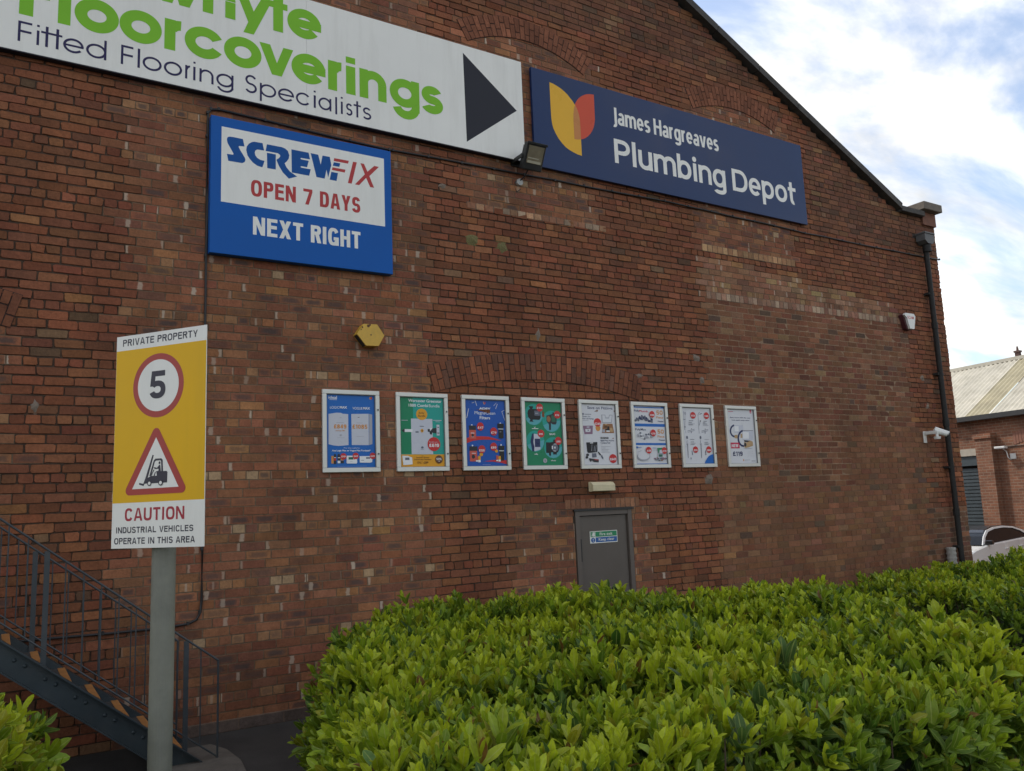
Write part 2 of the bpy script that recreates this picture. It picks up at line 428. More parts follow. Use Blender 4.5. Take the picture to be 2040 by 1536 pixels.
ART = {
1: [
 ('bg', 'print_blue'),
 ('t', 'print_white', 'ideal', 0.1165, 0.2616, 0.8891, 0.0353, 0.02),
 ('r', 'print_pale', 0.1318, 0.8753, 0.2614, 0.8817),
 ('c', 'print_orange', 0.8474, 0.9107, 0.0163, 0.0166),
 ('c', 'print_red', 0.8693, 0.9135, 0.0142, 0.0166),
 ('t', 'print_white', 'LOGIC', 0.1406, 0.298, 0.7698, 0.0293, 0),
 ('t', 'print_white', 'MAX', 0.3085, 0.4342, 0.7724, 0.0295, 0.035),
 ('t', 'print_white', 'VOGUE', 0.5291, 0.7063, 0.7661, 0.0297, 0),
 ('t', 'print_white', 'MAX', 0.7192, 0.8414, 0.7688, 0.0299, 0.035),
 ('p', 'print_pale', [(0.114, 0.703), (0.202, 0.714), (0.248, 0.72), (0.326, 0.72), (0.357, 0.71), (0.452, 0.706), (0.453, 0.329), (0.278, 0.318), (0.195, 0.324), (0.111, 0.338)]),
 ('p', 'print_pale', [(0.507, 0.709), (0.815, 0.717), (0.81, 0.329), (0.51, 0.329)]),
 ('p', 'print_grey', [(0.824, 0.716), (0.878, 0.707), (0.874, 0.343), (0.815, 0.329)]),
 ('r', 'print_grey', 0.2463, 0.5974, 0.3743, 0.6031),
 ('r', 'print_grey', 0.5976, 0.5988, 0.7044, 0.6036),
 ('r', 'print_grey', 0.3044, 0.6573, 0.3357, 0.6636),
 ('r', 'print_dark', 0.6204, 0.6665, 0.6505, 0.6728),
 ('r', 'print_grey', 0.3005, 0.4366, 0.3372, 0.4587),
 ('r', 'print_grey', 0.2587, 0.4154, 0.3833, 0.4187),
 ('r', 'print_grey', 0.5937, 0.4327, 0.7215, 0.4362),
 ('t', 'print_orange', '£849', 0.2038, 0.4189, 0.5293, 0.0495, 0.02),
 ('t', 'print_orange', '£1085', 0.524, 0.7863, 0.5305, 0.0501, 0.02),
 ('t', 'print_orange', 'Saving £80', 0.2312, 0.3911, 0.4972, 0.0146, 0.01),
 ('t', 'print_white', 'Price when supplied to', 0.3704, 0.6433, 0.2876, 0.0131, 0),
 ('t', 'print_white', 'Any Logic Max or Vogue Max Purchase*', 0.1657, 0.8368, 0.2526, 0.0201, 0.025),
 ('r', 'print_orange', 0.1533, 0.1073, 0.1935, 0.1981),
 ('p', 'print_dark', [(0.199, 0.205), (0.209, 0.223), (0.225, 0.223), (0.237, 0.203), (0.239, 0.101), (0.195, 0.1)]),
 ('p', 'print_dark', [(0.261, 0.205), (0.271, 0.223), (0.292, 0.223), (0.305, 0.203), (0.309, 0.107), (0.262, 0.106)]),
 ('r', 'print_orange', 0.3138, 0.1434, 0.3603, 0.1936),
 ('r', 'print_dark', 0.3153, 0.1088, 0.3675, 0.1394),
 ('r', 'print_white', 0.2617, 0.1092, 0.3076, 0.1398),
 ('r', 'print_red', 0.1977, 0.1428, 0.234, 0.1691),
 ('r', 'print_white', 0.2013, 0.1729, 0.2342, 0.1813),
 ('r', 'print_white', 0.2649, 0.1711, 0.3042, 0.1809),
 ('p', 'print_white', [(0.415, 0.193), (0.426, 0.201), (0.594, 0.198), (0.599, 0.116), (0.586, 0.105), (0.424, 0.106), (0.414, 0.114)]),
 ('r', 'print_dkgreen', 0.4489, 0.1526, 0.5322, 0.1833),
 ('r', 'print_red', 0.5399, 0.1527, 0.5562, 0.1781),
 ('r', 'print_grey', 0.4766, 0.1307, 0.5185, 0.1347),
 ('p', 'print_white', [(0.641, 0.194), (0.828, 0.195), (0.87, 0.184), (0.863, 0.121), (0.82, 0.113), (0.644, 0.116)]),
 ('r', 'print_slate', 0.7551, 0.1623, 0.8283, 0.1803),
 ('r', 'print_grey', 0.6662, 0.1395, 0.7195, 0.1479),
 ('c', 'print_red', 0.3602, 0.1915, 0.054, 0.0391),
 ('c', 'print_red', 0.5735, 0.1962, 0.0549, 0.0394),
 ('c', 'print_red', 0.874, 0.1962, 0.054, 0.0398),
 ('t', 'print_white', '£10', 0.3248, 0.3974, 0.1806, 0.0202, 0.02),
 ('t', 'print_white', '£45', 0.5375, 0.6091, 0.1838, 0.0204, 0.02),
 ('t', 'print_white', '£45', 0.837, 0.9081, 0.1837, 0.0206, 0.02),
 ('r', 'print_pale', 0.2529, 0.0742, 0.7655, 0.0729),
],
2: [
 ('bg', 'print_teal'),
 ('r', 'print_green', 0.0516, 0.2222, 0.3317, 0.9505),
 ('r', 'print_pale', 0.2892, 0.2172, 0.7013, 0.6697),
 ('r', 'print_amber', 0.0619, 0.052, 0.9409, 0.2134),
 ('t', 'print_white', 'Worcester Greenstar', 0.2468, 0.8917, 0.8835, 0.0383, 0.02),
 ('t', 'print_white', '1000 Combi', 0.2512, 0.6231, 0.823, 0.0368, 0.02),
 ('t', 'print_white', 'Bundle', 0.6408, 0.8494, 0.8225, 0.0373, 0),
 ('c', 'print_amber', 0.4971, 0.7264, 0.1081, 0.074),
 ('t', 'print_brown', 'Boiler', 0.4409, 0.5553, 0.7338, 0.0251, 0.01),
 ('t', 'print_brown', 'Bundle', 0.4316, 0.5659, 0.6954, 0.0251, 0.01),
 ('p', 'print_dark', [(0.106, 0.516), (0.159, 0.538), (0.167, 0.538), (0.166, 0.492), (0.157, 0.492)]),
 ('r', 'print_white', 0.1658, 0.4982, 0.3155, 0.5338),
 ('r', 'print_slate', 0.3695, 0.4905, 0.4294, 0.5083),
 ('r', 'print_dark', 0.6063, 0.5041, 0.6503, 0.539),
 ('r', 'print_white', 0.6508, 0.5007, 0.698, 0.5526),
 ('p', 'print_dark', [(0.698, 0.549), (0.783, 0.557), (0.779, 0.483), (0.69, 0.493), (0.683, 0.468), (0.649, 0.471), (0.64, 0.501)]),
 ('r', 'print_pale', 0.779, 0.4569, 0.8357, 0.5967),
 ('r', 'print_dark', 0.7942, 0.5592, 0.8286, 0.5684),
 ('r', 'print_dark', 0.7904, 0.4829, 0.8306, 0.4942),
 ('r', 'print_slate', 0.4518, 0.5699, 0.534, 0.5779),
 ('c', 'print_amber', 0.4959, 0.5167, 0.0299, 0.0235),
 ('r', 'print_dark', 0.4825, 0.513, 0.5115, 0.519),
 ('r', 'print_dark', 0.4909, 0.5028, 0.503, 0.5277),
 ('c', 'print_slate', 0.4934, 0.303, 0.0242, 0.0131),
 ('r', 'print_slate', 0.4637, 0.2784, 0.5211, 0.2826),
 ('r', 'print_pale', 0.1085, 0.6425, 0.2275, 0.6489),
 ('r', 'print_pale', 0.7082, 0.649, 0.882, 0.6561),
 ('r', 'print_pale', 0.7581, 0.6317, 0.8434, 0.6371),
 ('c', 'print_red', 0.7184, 0.345, 0.1238, 0.0897),
 ('t', 'print_white', '£619', 0.6263, 0.8167, 0.3083, 0.0424, 0.025),
 ('t', 'print_pale', 'Bundle price', 0.6311, 0.8037, 0.3648, 0.0146, 0),
 ('p', 'print_white', [(0.109, 0.198), (0.211, 0.196), (0.294, 0.174), (0.299, 0.088), (0.126, 0.08)]),
 ('r', 'print_slate', 0.1618, 0.1431, 0.2423, 0.1746),
 ('t', 'print_brown', 'for', 0.4765, 0.5149, 0.1907, 0.0116, 0),
 ('t', 'print_brown', 'Greenstar Wireless', 0.374, 0.6198, 0.1669, 0.0144, 0.015),
 ('t', 'print_brown', 'Programmable Thermostat', 0.3329, 0.663, 0.1423, 0.0143, 0.015),
 ('t', 'print_brown', 'ONLY', 0.3885, 0.4889, 0.0975, 0.0273, 0),
 ('t', 'print_brown', '£29*', 0.5086, 0.6055, 0.0963, 0.0274, 0.02),
 ('c', 'print_brown', 0.8087, 0.1483, 0.0721, 0.0526),
 ('t', 'print_white', '50%', 0.7567, 0.86, 0.1396, 0.0277, 0.02),
 ('t', 'print_white', 'off', 0.7893, 0.8252, 0.1192, 0.0131, 0),
],
3: [
 ('bg', 'print_royal'),
 ('p', 'print_orange', [(0.461, 0.919), (0.478, 0.918), (0.49, 0.882), (0.471, 0.889)]),
 ('p', 'print_red', [(0.496, 0.917), (0.514, 0.919), (0.51, 0.892), (0.49, 0.879)]),
 ('t', 'print_white', 'ADEY', 0.3741, 0.62, 0.8121, 0.0287, 0.045),
 ('t', 'print_white', 'MagnaClean', 0.2782, 0.7119, 0.7478, 0.0413, 0),
 ('t', 'print_white', 'Filters', 0.3803, 0.6003, 0.6822, 0.0391, 0.02),
 ('p', 'print_pale', [(0.289, 0.928), (0.303, 0.93), (0.335, 0.862), (0.323, 0.86)]),
 ('p', 'print_pale', [(0.223, 0.899), (0.276, 0.912), (0.282, 0.906), (0.228, 0.893)]),
 ('p', 'print_pale', [(0.763, 0.897), (0.773, 0.893), (0.73, 0.825), (0.72, 0.83)]),
 ('p', 'print_pale', [(0.682, 0.869), (0.743, 0.912), (0.748, 0.908), (0.688, 0.864)]),
 ('p', 'print_pale', [(0.148, 0.821), (0.163, 0.821), (0.118, 0.694), (0.102, 0.693)]),
 ('p', 'print_pale', [(0.083, 0.768), (0.095, 0.768), (0.092, 0.652), (0.082, 0.652)]),
 ('p', 'print_pale', [(0.85, 0.795), (0.858, 0.797), (0.92, 0.674), (0.912, 0.667)]),
 ('p', 'print_pale', [(0.85, 0.795), (0.918, 0.818), (0.92, 0.812), (0.858, 0.789)]),
 ('p', 'print_red', [(0.057, 0.423), (0.156, 0.441), (0.273, 0.452), (0.425, 0.454), (0.567, 0.448), (0.708, 0.423), (0.826, 0.393), (0.683, 0.405), (0.517, 0.41), (0.352, 0.405), (0.211, 0.39), (0.082, 0.357)]),
 ('p', 'print_red', [(0.45, 0.119), (0.569, 0.133), (0.723, 0.14), (0.926, 0.133), (0.924, 0.078), (0.804, 0.098), (0.638, 0.114)]),
 ('c', 'print_white', 0.209, 0.6018, 0.014, 0.0104),
 ('r', 'print_dark', 0.1494, 0.5345, 0.2928, 0.5953),
 ('r', 'print_coral', 0.1486, 0.4166, 0.2916, 0.5358),
 ('r', 'print_white', 0.184, 0.4905, 0.2578, 0.4985),
 ('c', 'print_dark', 0.221, 0.4664, 0.0233, 0.0207),
 ('r', 'print_pale', 0.1963, 0.4412, 0.249, 0.4467),
 ('c', 'print_white', 0.8131, 0.6312, 0.017, 0.0106),
 ('p', 'print_black', [(0.749, 0.628), (0.889, 0.63), (0.885, 0.575), (0.869, 0.566), (0.756, 0.565), (0.745, 0.574)]),
 ('p', 'print_black', [(0.766, 0.562), (0.875, 0.563), (0.872, 0.432), (0.822, 0.423), (0.766, 0.43)]),
 ('r', 'print_white', 0.7649, 0.5498, 0.8719, 0.5584),
 ('r', 'print_pale', 0.7924, 0.5132, 0.8289, 0.518),
 ('c', 'print_white', 0.2096, 0.3289, 0.0151, 0.011),
 ('r', 'print_dark', 0.1455, 0.2594, 0.3089, 0.3181),
 ('r', 'print_coral', 0.1446, 0.12, 0.2983, 0.2595),
 ('c', 'print_dark', 0.2196, 0.1829, 0.0347, 0.0277),
 ('r', 'print_white', 0.1896, 0.223, 0.271, 0.2302),
 ('c', 'print_white', 0.8119, 0.338, 0.0168, 0.0105),
 ('p', 'print_black', [(0.755, 0.328), (0.883, 0.328), (0.879, 0.275), (0.747, 0.275)]),
 ('p', 'print_black', [(0.769, 0.273), (0.874, 0.273), (0.868, 0.13), (0.77, 0.125)]),
 ('r', 'print_white', 0.765, 0.2553, 0.87, 0.2635),
 ('r', 'print_coral', 0.2668, 0.121, 0.3146, 0.1827),
 ('r', 'print_amber', 0.3177, 0.139, 0.3677, 0.1936),
 ('r', 'print_white', 0.3158, 0.1078, 0.3654, 0.1389),
 ('r', 'print_white', 0.27, 0.1152, 0.3094, 0.1354),
 ('r', 'print_coral', 0.6967, 0.1342, 0.7417, 0.1968),
 ('r', 'print_amber', 0.7448, 0.1414, 0.7937, 0.1893),
 ('r', 'print_white', 0.7428, 0.1149, 0.7901, 0.1413),
 ('r', 'print_white', 0.6957, 0.1209, 0.735, 0.1377),
 ('c', 'print_amber', 0.384, 0.2119, 0.0374, 0.0234),
 ('c', 'print_amber', 0.7054, 0.256, 0.0322, 0.0208),
 ('c', 'print_red', 0.3837, 0.5836, 0.0732, 0.0561),
 ('c', 'print_red', 0.6643, 0.5189, 0.0744, 0.0541),
 ('c', 'print_red', 0.3999, 0.2801, 0.0727, 0.053),
 ('c', 'print_red', 0.65, 0.3145, 0.0739, 0.055),
 ('t', 'print_white', '£47', 0.329, 0.4432, 0.5538, 0.0298, 0.02),
 ('t', 'print_white', '£79', 0.6074, 0.7174, 0.4904, 0.0284, 0.02),
 ('t', 'print_white', '£55', 0.342, 0.4543, 0.2507, 0.0279, 0.02),
 ('t', 'print_white', '£89', 0.5937, 0.703, 0.2893, 0.0281, 0.02),
 ('r', 'print_pale', 0.401, 0.0754, 0.5709, 0.0775),
],
4: [
 ('bg', 'print_green'),
 ('c', 'print_teal', 0.2931, 0.7652, 0.2071, 0.1497),
 ('p', 'print_sky', [(0.105, 0.705), (0.217, 0.741), (0.367, 0.759), (0.496, 0.784), (0.49, 0.73), (0.441, 0.67), (0.357, 0.63), (0.282, 0.618), (0.197, 0.629), (0.132, 0.666)]),
 ('c', 'print_teal', 0.6907, 0.6751, 0.2122, 0.1511),
 ('p', 'print_sky', [(0.497, 0.615), (0.613, 0.651), (0.766, 0.668), (0.899, 0.693), (0.892, 0.639), (0.842, 0.579), (0.755, 0.538), (0.678, 0.527), (0.591, 0.538), (0.525, 0.575)]),
 ('c', 'print_teal', 0.2992, 0.3942, 0.2055, 0.1472),
 ('p', 'print_sky', [(0.112, 0.338), (0.224, 0.371), (0.373, 0.387), (0.501, 0.41), (0.494, 0.357), (0.446, 0.299), (0.363, 0.26), (0.289, 0.249), (0.204, 0.261), (0.14, 0.298)]),
 ('c', 'print_teal', 0.7028, 0.3036, 0.2107, 0.1486),
 ('p', 'print_sky', [(0.51, 0.247), (0.626, 0.281), (0.778, 0.296), (0.91, 0.319), (0.903, 0.266), (0.853, 0.207), (0.767, 0.168), (0.691, 0.158), (0.604, 0.17), (0.538, 0.207)]),
 ('p', 'print_black', [(0.178, 0.877), (0.277, 0.883), (0.279, 0.864), (0.255, 0.841), (0.293, 0.843), (0.442, 0.837), (0.443, 0.722), (0.412, 0.691), (0.282, 0.693), (0.251, 0.689), (0.277, 0.663), (0.181, 0.665), (0.208, 0.692), (0.161, 0.725), (0.146, 0.778), (0.162, 0.824), (0.213, 0.847)]),
 ('r', 'print_slate', 0.3044, 0.7502, 0.4278, 0.821),
 ('r', 'print_pale', 0.3228, 0.7809, 0.3904, 0.7882),
 ('p', 'print_dark', [(0.58, 0.755), (0.676, 0.772), (0.728, 0.784), (0.716, 0.799), (0.768, 0.804), (0.768, 0.781), (0.814, 0.751), (0.809, 0.654), (0.785, 0.631), (0.715, 0.632), (0.678, 0.649), (0.668, 0.553), (0.626, 0.55), (0.627, 0.633), (0.573, 0.678)]),
 ('c', 'print_copper', 0.6261, 0.7056, 0.0456, 0.0423),
 ('p', 'print_dkgreen', [(0.694, 0.764), (0.789, 0.75), (0.788, 0.666), (0.693, 0.668)]),
 ('p', 'print_pale', [(0.267, 0.497), (0.409, 0.486), (0.405, 0.276), (0.268, 0.254), (0.254, 0.313), (0.254, 0.403)]),
 ('r', 'print_navy', 0.2846, 0.312, 0.4054, 0.4277),
 ('p', 'print_navy', [(0.231, 0.496), (0.268, 0.504), (0.265, 0.433), (0.249, 0.381), (0.272, 0.313), (0.259, 0.25), (0.219, 0.254), (0.201, 0.336), (0.186, 0.388), (0.202, 0.433)]),
 ('p', 'print_black', [(0.541, 0.378), (0.637, 0.378), (0.707, 0.386), (0.71, 0.416), (0.773, 0.417), (0.777, 0.383), (0.844, 0.36), (0.849, 0.299), (0.816, 0.246), (0.776, 0.227), (0.781, 0.208), (0.692, 0.209), (0.695, 0.239), (0.645, 0.239), (0.641, 0.19), (0.597, 0.194), (0.6, 0.228), (0.532, 0.231)]),
 ('c', 'print_slate', 0.7406, 0.3029, 0.0786, 0.0545),
 ('r', 'print_white', 0.717, 0.3521, 0.7808, 0.3583),
 ('r', 'print_white', 0.671, 0.284, 0.6949, 0.3293),
 ('r', 'print_white', 0.727, 0.2916, 0.7546, 0.3181),
 ('t', 'print_white', 'Max', 0.7061, 0.7654, 0.2523, 0.0136, 0.01),
 ('c', 'print_red', 0.4275, 0.8654, 0.0779, 0.0569),
 ('c', 'print_red', 0.8314, 0.7712, 0.0798, 0.0543),
 ('c', 'print_red', 0.432, 0.5002, 0.0773, 0.0545),
 ('c', 'print_red', 0.8275, 0.3996, 0.0792, 0.0565),
 ('t', 'print_white', '£125', 0.3674, 0.4863, 0.8478, 0.0261, 0.02),
 ('t', 'print_white', '£74', 0.7837, 0.8735, 0.7526, 0.0263, 0.02),
 ('t', 'print_white', '£95', 0.3871, 0.4716, 0.4806, 0.0256, 0.02),
 ('t', 'print_white', '£65', 0.785, 0.8741, 0.3783, 0.0259, 0.02),
 ('p', 'print_white', [(0.275, 0.598), (0.292, 0.583), (0.314, 0.599), (0.304, 0.578), (0.286, 0.577)]),
 ('r', 'print_white', 0.2292, 0.5632, 0.3742, 0.5722),
 ('t', 'print_white', 'BAXI', 0.6267, 0.7557, 0.481, 0.0274, 0.02),
 ('t', 'print_white', 'wilo', 0.2607, 0.3415, 0.2034, 0.0222, 0.03),
 ('t', 'print_white', 'wilo-para', 0.632, 0.7474, 0.1156, 0.0179, 0.03),
 ('c', 'print_grey', 0.4982, 0.1232, 0.0447, 0.0328),
 ('p', 'print_dkgreen', [(0.493, 0.134), (0.507, 0.136), (0.504, 0.108), (0.494, 0.105)]),
 ('r', 'print_pale', 0.4042, 0.0577, 0.58, 0.0594),
],
5: [
 ('bg', 'print_paper'),
 ('t', 'print_navy', 'Save on Fittings', 0.2346, 0.8699, 0.8691, 0.0401, 0.015),
 ('r', 'print_slate', 0.1057, 0.7789, 0.1392, 0.8077),
 ('r', 'print_slate', 0.1539, 0.7865, 0.3229, 0.7955),
 ('t', 'print_navy', 'Quadro 2in1', 0.103, 0.2966, 0.7498, 0.0183, 0.02),
 ('t', 'print_navy', 'Final 120 Fittings', 0.1026, 0.3794, 0.7176, 0.0183, 0.02),
 ('r', 'print_grey', 0.1033, 0.6958, 0.2493, 0.7024),
 ('c', 'print_orange', 0.473, 0.5942, 0.0604, 0.0476),
 ('c', 'print_red', 0.4705, 0.6747, 0.0921, 0.0616),
 ('t', 'print_white', '£245', 0.395, 0.5471, 0.6386, 0.0322, 0.02),
 ('p', 'print_mauve', [(0.1, 0.622), (0.352, 0.627), (0.33, 0.503), (0.132, 0.5)]),
 ('p', 'print_pale', [(0.196, 0.61), (0.26, 0.613), (0.261, 0.598), (0.194, 0.595)]),
 ('p', 'print_paper', [(0.156, 0.574), (0.289, 0.579), (0.279, 0.535), (0.16, 0.532)]),
 ('c', 'print_slate', 0.2267, 0.5575, 0.0155, 0.0091),
 ('p', 'print_grey', [(0.572, 0.792), (0.678, 0.791), (0.683, 0.751), (0.758, 0.752), (0.778, 0.793), (0.865, 0.793), (0.829, 0.672), (0.579, 0.666)]),
 ('p', 'print_paper', [(0.597, 0.782), (0.663, 0.782), (0.672, 0.735), (0.765, 0.737), (0.787, 0.782), (0.847, 0.783), (0.814, 0.683), (0.6, 0.679)]),
 ('p', 'print_copper', [(0.604, 0.656), (0.847, 0.66), (0.88, 0.522), (0.564, 0.52)]),
 ('p', 'print_brown', [(0.642, 0.642), (0.709, 0.645), (0.704, 0.597), (0.627, 0.596)]),
 ('p', 'print_black', [(0.713, 0.62), (0.76, 0.62), (0.767, 0.559), (0.66, 0.558), (0.656, 0.581), (0.709, 0.585)]),
 ('p', 'print_tan', [(0.771, 0.597), (0.838, 0.598), (0.858, 0.54), (0.778, 0.539)]),
 ('p', 'print_tan', [(0.657, 0.654), (0.71, 0.654), (0.708, 0.635), (0.652, 0.635)]),
 ('r', 'print_white', 0.6821, 0.5393, 0.7665, 0.5585),
 ('p', 'print_grey', [(0.585, 0.572), (0.649, 0.574), (0.641, 0.53), (0.575, 0.53)]),
 ('r', 'print_dark', 0.5238, 0.434, 0.7244, 0.4611),
 ('t', 'print_white', 'SUPER TOUGH', 0.5362, 0.7077, 0.4406, 0.0122, 0.01),
 ('t', 'print_navy', 'Rigidly Press 15-22 Kit', 0.5204, 0.8647, 0.4011, 0.0183, 0.02),
 ('t', 'print_navy', 'Company Tool', 0.5197, 0.7597, 0.3673, 0.0198, 0.02),
 ('r', 'print_grey', 0.52, 0.3441, 0.5624, 0.3488),
 ('r', 'print_grey', 0.5241, 0.3198, 0.7658, 0.3247),
 ('r', 'print_grey', 0.5221, 0.3001, 0.6367, 0.3047),
 ('r', 'print_grey', 0.5265, 0.2788, 0.7296, 0.2834),
 ('r', 'print_grey', 0.5217, 0.2576, 0.6982, 0.2621),
 ('r', 'print_grey', 0.5197, 0.2379, 0.7517, 0.2422),
 ('p', 'print_black', [(0.161, 0.381), (0.436, 0.388), (0.428, 0.255), (0.405, 0.24), (0.192, 0.228), (0.173, 0.252)]),
 ('p', 'print_white', [(0.254, 0.378), (0.329, 0.382), (0.327, 0.368), (0.252, 0.365)]),
 ('p', 'print_grey', [(0.294, 0.353), (0.303, 0.353), (0.288, 0.256), (0.278, 0.256)]),
 ('p', 'print_grey', [(0.356, 0.331), (0.365, 0.331), (0.345, 0.252), (0.334, 0.252)]),
 ('p', 'print_grey', [(0.4, 0.342), (0.408, 0.342), (0.38, 0.248), (0.37, 0.248)]),
 ('c', 'print_dark', 0.178, 0.201, 0.0358, 0.0194),
 ('c', 'print_dark', 0.1569, 0.1659, 0.0331, 0.0179),
 ('p', 'print_slate', [(0.285, 0.223), (0.394, 0.225), (0.398, 0.169), (0.292, 0.163)]),
 ('p', 'print_dark', [(0.432, 0.244), (0.458, 0.246), (0.513, 0.206), (0.505, 0.193), (0.467, 0.202)]),
 ('p', 'print_slate', [(0.505, 0.195), (0.538, 0.195), (0.566, 0.157), (0.554, 0.134), (0.515, 0.168)]),
 ('p', 'print_dark', [(0.204, 0.153), (0.447, 0.135), (0.443, 0.093), (0.321, 0.097), (0.271, 0.121), (0.253, 0.102), (0.235, 0.104), (0.215, 0.128)]),
 ('p', 'print_red', [(0.337, 0.139), (0.44, 0.131), (0.438, 0.122), (0.34, 0.128)]),
 ('c', 'print_red', 0.8091, 0.146, 0.0959, 0.0656),
 ('t', 'print_white', '£649', 0.7309, 0.8875, 0.1201, 0.0349, 0.02),
 ('r', 'print_grey', 0.2469, 0.0647, 0.4402, 0.0672),
],
6: [
 ('bg', 'print_paper'),
 ('r', 'print_blue', 0.0758, 0.9131, 0.9349, 0.962),
 ('r', 'print_pale', 0.126, 0.9305, 0.8408, 0.9509),
 ('r', 'print_blue', 0.0783, 0.6283, 0.9368, 0.6728),
 ('r', 'print_blue', 0.0809, 0.3452, 0.9297, 0.3792),
 ('r', 'print_blue', 0.0806, 0.0505, 0.9311, 0.0679),
 ('r', 'print_pale', 0.1749, 0.0588, 0.8378, 0.0594),
 ('t', 'print_navy', 'Poly', 0.1051, 0.244, 0.8524, 0.0313, 0.02),
 ('t', 'print_magenta', 'Plumb', 0.2469, 0.4787, 0.8468, 0.0314, 0.02),
 ('t', 'print_orange', '50', 0.7076, 0.8841, 0.8164, 0.0652, 0.03),
 ('t', 'print_orange', 'Piece', 0.7004, 0.8876, 0.7573, 0.0333, 0.015),
 ('t', 'print_navy', 'Polypipe', 0.7357, 0.8918, 0.7046, 0.0182, 0.03),
 ('t', 'print_navy', 'PolyMax', 0.1063, 0.3949, 0.5679, 0.0326, 0.01),
 ('t', 'print_orange', '50', 0.7067, 0.8799, 0.5232, 0.0648, 0.03),
 ('t', 'print_orange', 'Piece', 0.7019, 0.8914, 0.4629, 0.0331, 0.015),
 ('t', 'print_navy', 'Polypipe', 0.7312, 0.8964, 0.4164, 0.018, 0.03),
 ('c', 'print_navy', 0.1645, 0.746, 0.0236, 0.0179),
 ('c', 'print_navy', 0.3309, 0.7649, 0.0238, 0.018),
 ('c', 'print_slate', 0.3104, 0.7596, 0.0238, 0.018),
 ('c', 'print_navy', 0.5771, 0.7331, 0.0241, 0.0181),
 ('c', 'print_slate', 0.1218, 0.7176, 0.0235, 0.0178),
 ('c', 'print_slate', 0.4015, 0.7505, 0.0239, 0.018),
 ('c', 'print_navy', 0.3055, 0.7863, 0.0238, 0.018),
 ('c', 'print_navy', 0.4237, 0.7575, 0.0239, 0.018),
 ('c', 'print_navy', 0.5139, 0.7123, 0.024, 0.018),
 ('c', 'print_navy', 0.4801, 0.7144, 0.024, 0.018),
 ('c', 'print_slate', 0.3536, 0.7703, 0.0238, 0.018),
 ('c', 'print_navy', 0.2553, 0.7574, 0.0237, 0.0179),
 ('c', 'print_slate', 0.2065, 0.7241, 0.0236, 0.0179),
 ('c', 'print_slate', 0.2218, 0.7518, 0.0236, 0.0179),
 ('c', 'print_navy', 0.4091, 0.7276, 0.0239, 0.018),
 ('c', 'print_slate', 0.3012, 0.7705, 0.0238, 0.018),
 ('c', 'print_slate', 0.183, 0.7386, 0.0236, 0.0179),
 ('c', 'print_navy', 0.4585, 0.7368, 0.024, 0.018),
 ('c', 'print_slate', 0.4441, 0.7293, 0.0239, 0.018),
 ('c', 'print_navy', 0.3726, 0.7568, 0.0238, 0.018),
 ('c', 'print_navy', 0.3523, 0.755, 0.0238, 0.018),
 ('c', 'print_navy', 0.3765, 0.7701, 0.0239, 0.018),
 ('c', 'print_navy', 0.5556, 0.7412, 0.0241, 0.0181),
 ('c', 'print_slate', 0.1666, 0.7326, 0.0236, 0.0179),
 ('c', 'print_slate', 0.5692, 0.7035, 0.0241, 0.0181),
 ('c', 'print_navy', 0.2445, 0.7529, 0.0237, 0.0179),
 ('c', 'print_navy', 0.2738, 0.7437, 0.0237, 0.0179),
 ('c', 'print_navy', 0.3076, 0.7417, 0.0238, 0.0179),
 ('c', 'print_slate', 0.3149, 0.7443, 0.0238, 0.0179),
 ('c', 'print_navy', 0.2418, 0.7696, 0.0237, 0.0179),
 ('c', 'print_slate', 0.3767, 0.7379, 0.0238, 0.018),
 ('c', 'print_slate', 0.5405, 0.7147, 0.0241, 0.0181),
 ('c', 'print_slate', 0.147, 0.7267, 0.0235, 0.0179),
 ('c', 'print_slate', 0.3826, 0.7796, 0.0239, 0.018),
 ('c', 'print_white', 0.2563, 0.4644, 0.0262, 0.0126),
 ('c', 'print_white', 0.267, 0.4605, 0.0263, 0.0126),
 ('c', 'print_white', 0.3081, 0.4524, 0.0263, 0.0126),
 ('c', 'print_white', 0.4732, 0.4683, 0.0266, 0.0127),
 ('c', 'print_slate', 0.335, 0.4406, 0.0264, 0.0126),
 ('c', 'print_grey', 0.1681, 0.5007, 0.0261, 0.0126),
 ('c', 'print_grey', 0.3835, 0.4585, 0.0264, 0.0127),
 ('c', 'print_grey', 0.3792, 0.4685, 0.0264, 0.0127),
 ('c', 'print_grey', 0.4268, 0.461, 0.0265, 0.0127),
 ('c', 'print_grey', 0.176, 0.4812, 0.0261, 0.0126),
 ('c', 'print_white', 0.4191, 0.4832, 0.0265, 0.0127),
 ('c', 'print_slate', 0.4526, 0.5121, 0.0266, 0.0127),
 ('c', 'print_white', 0.5484, 0.5018, 0.0267, 0.0127),
 ('c', 'print_white', 0.5181, 0.4773, 0.0266, 0.0127),
 ('c', 'print_white', 0.3133, 0.4624, 0.0263, 0.0126),
 ('c', 'print_grey', 0.3545, 0.4603, 0.0264, 0.0126),
 ('c', 'print_white', 0.4848, 0.4757, 0.0266, 0.0127),
 ('c', 'print_grey', 0.3884, 0.4956, 0.0265, 0.0127),
 ('c', 'print_slate', 0.382, 0.5068, 0.0264, 0.0127),
 ('c', 'print_slate', 0.5167, 0.5034, 0.0267, 0.0127),
 ('c', 'print_grey', 0.2449, 0.4896, 0.0262, 0.0126),
 ('c', 'print_grey', 0.3406, 0.4631, 0.0264, 0.0126),
 ('c', 'print_grey', 0.4204, 0.465, 0.0265, 0.0127),
 ('c', 'print_grey', 0.2979, 0.4851, 0.0263, 0.0126),
 ('c', 'print_slate', 0.2291, 0.5295, 0.0262, 0.0126),
 ('c', 'print_white', 0.2607, 0.5033, 0.0263, 0.0126),
 ('c', 'print_grey', 0.401, 0.475, 0.0265, 0.0127),
 ('c', 'print_slate', 0.511, 0.4715, 0.0266, 0.0127),
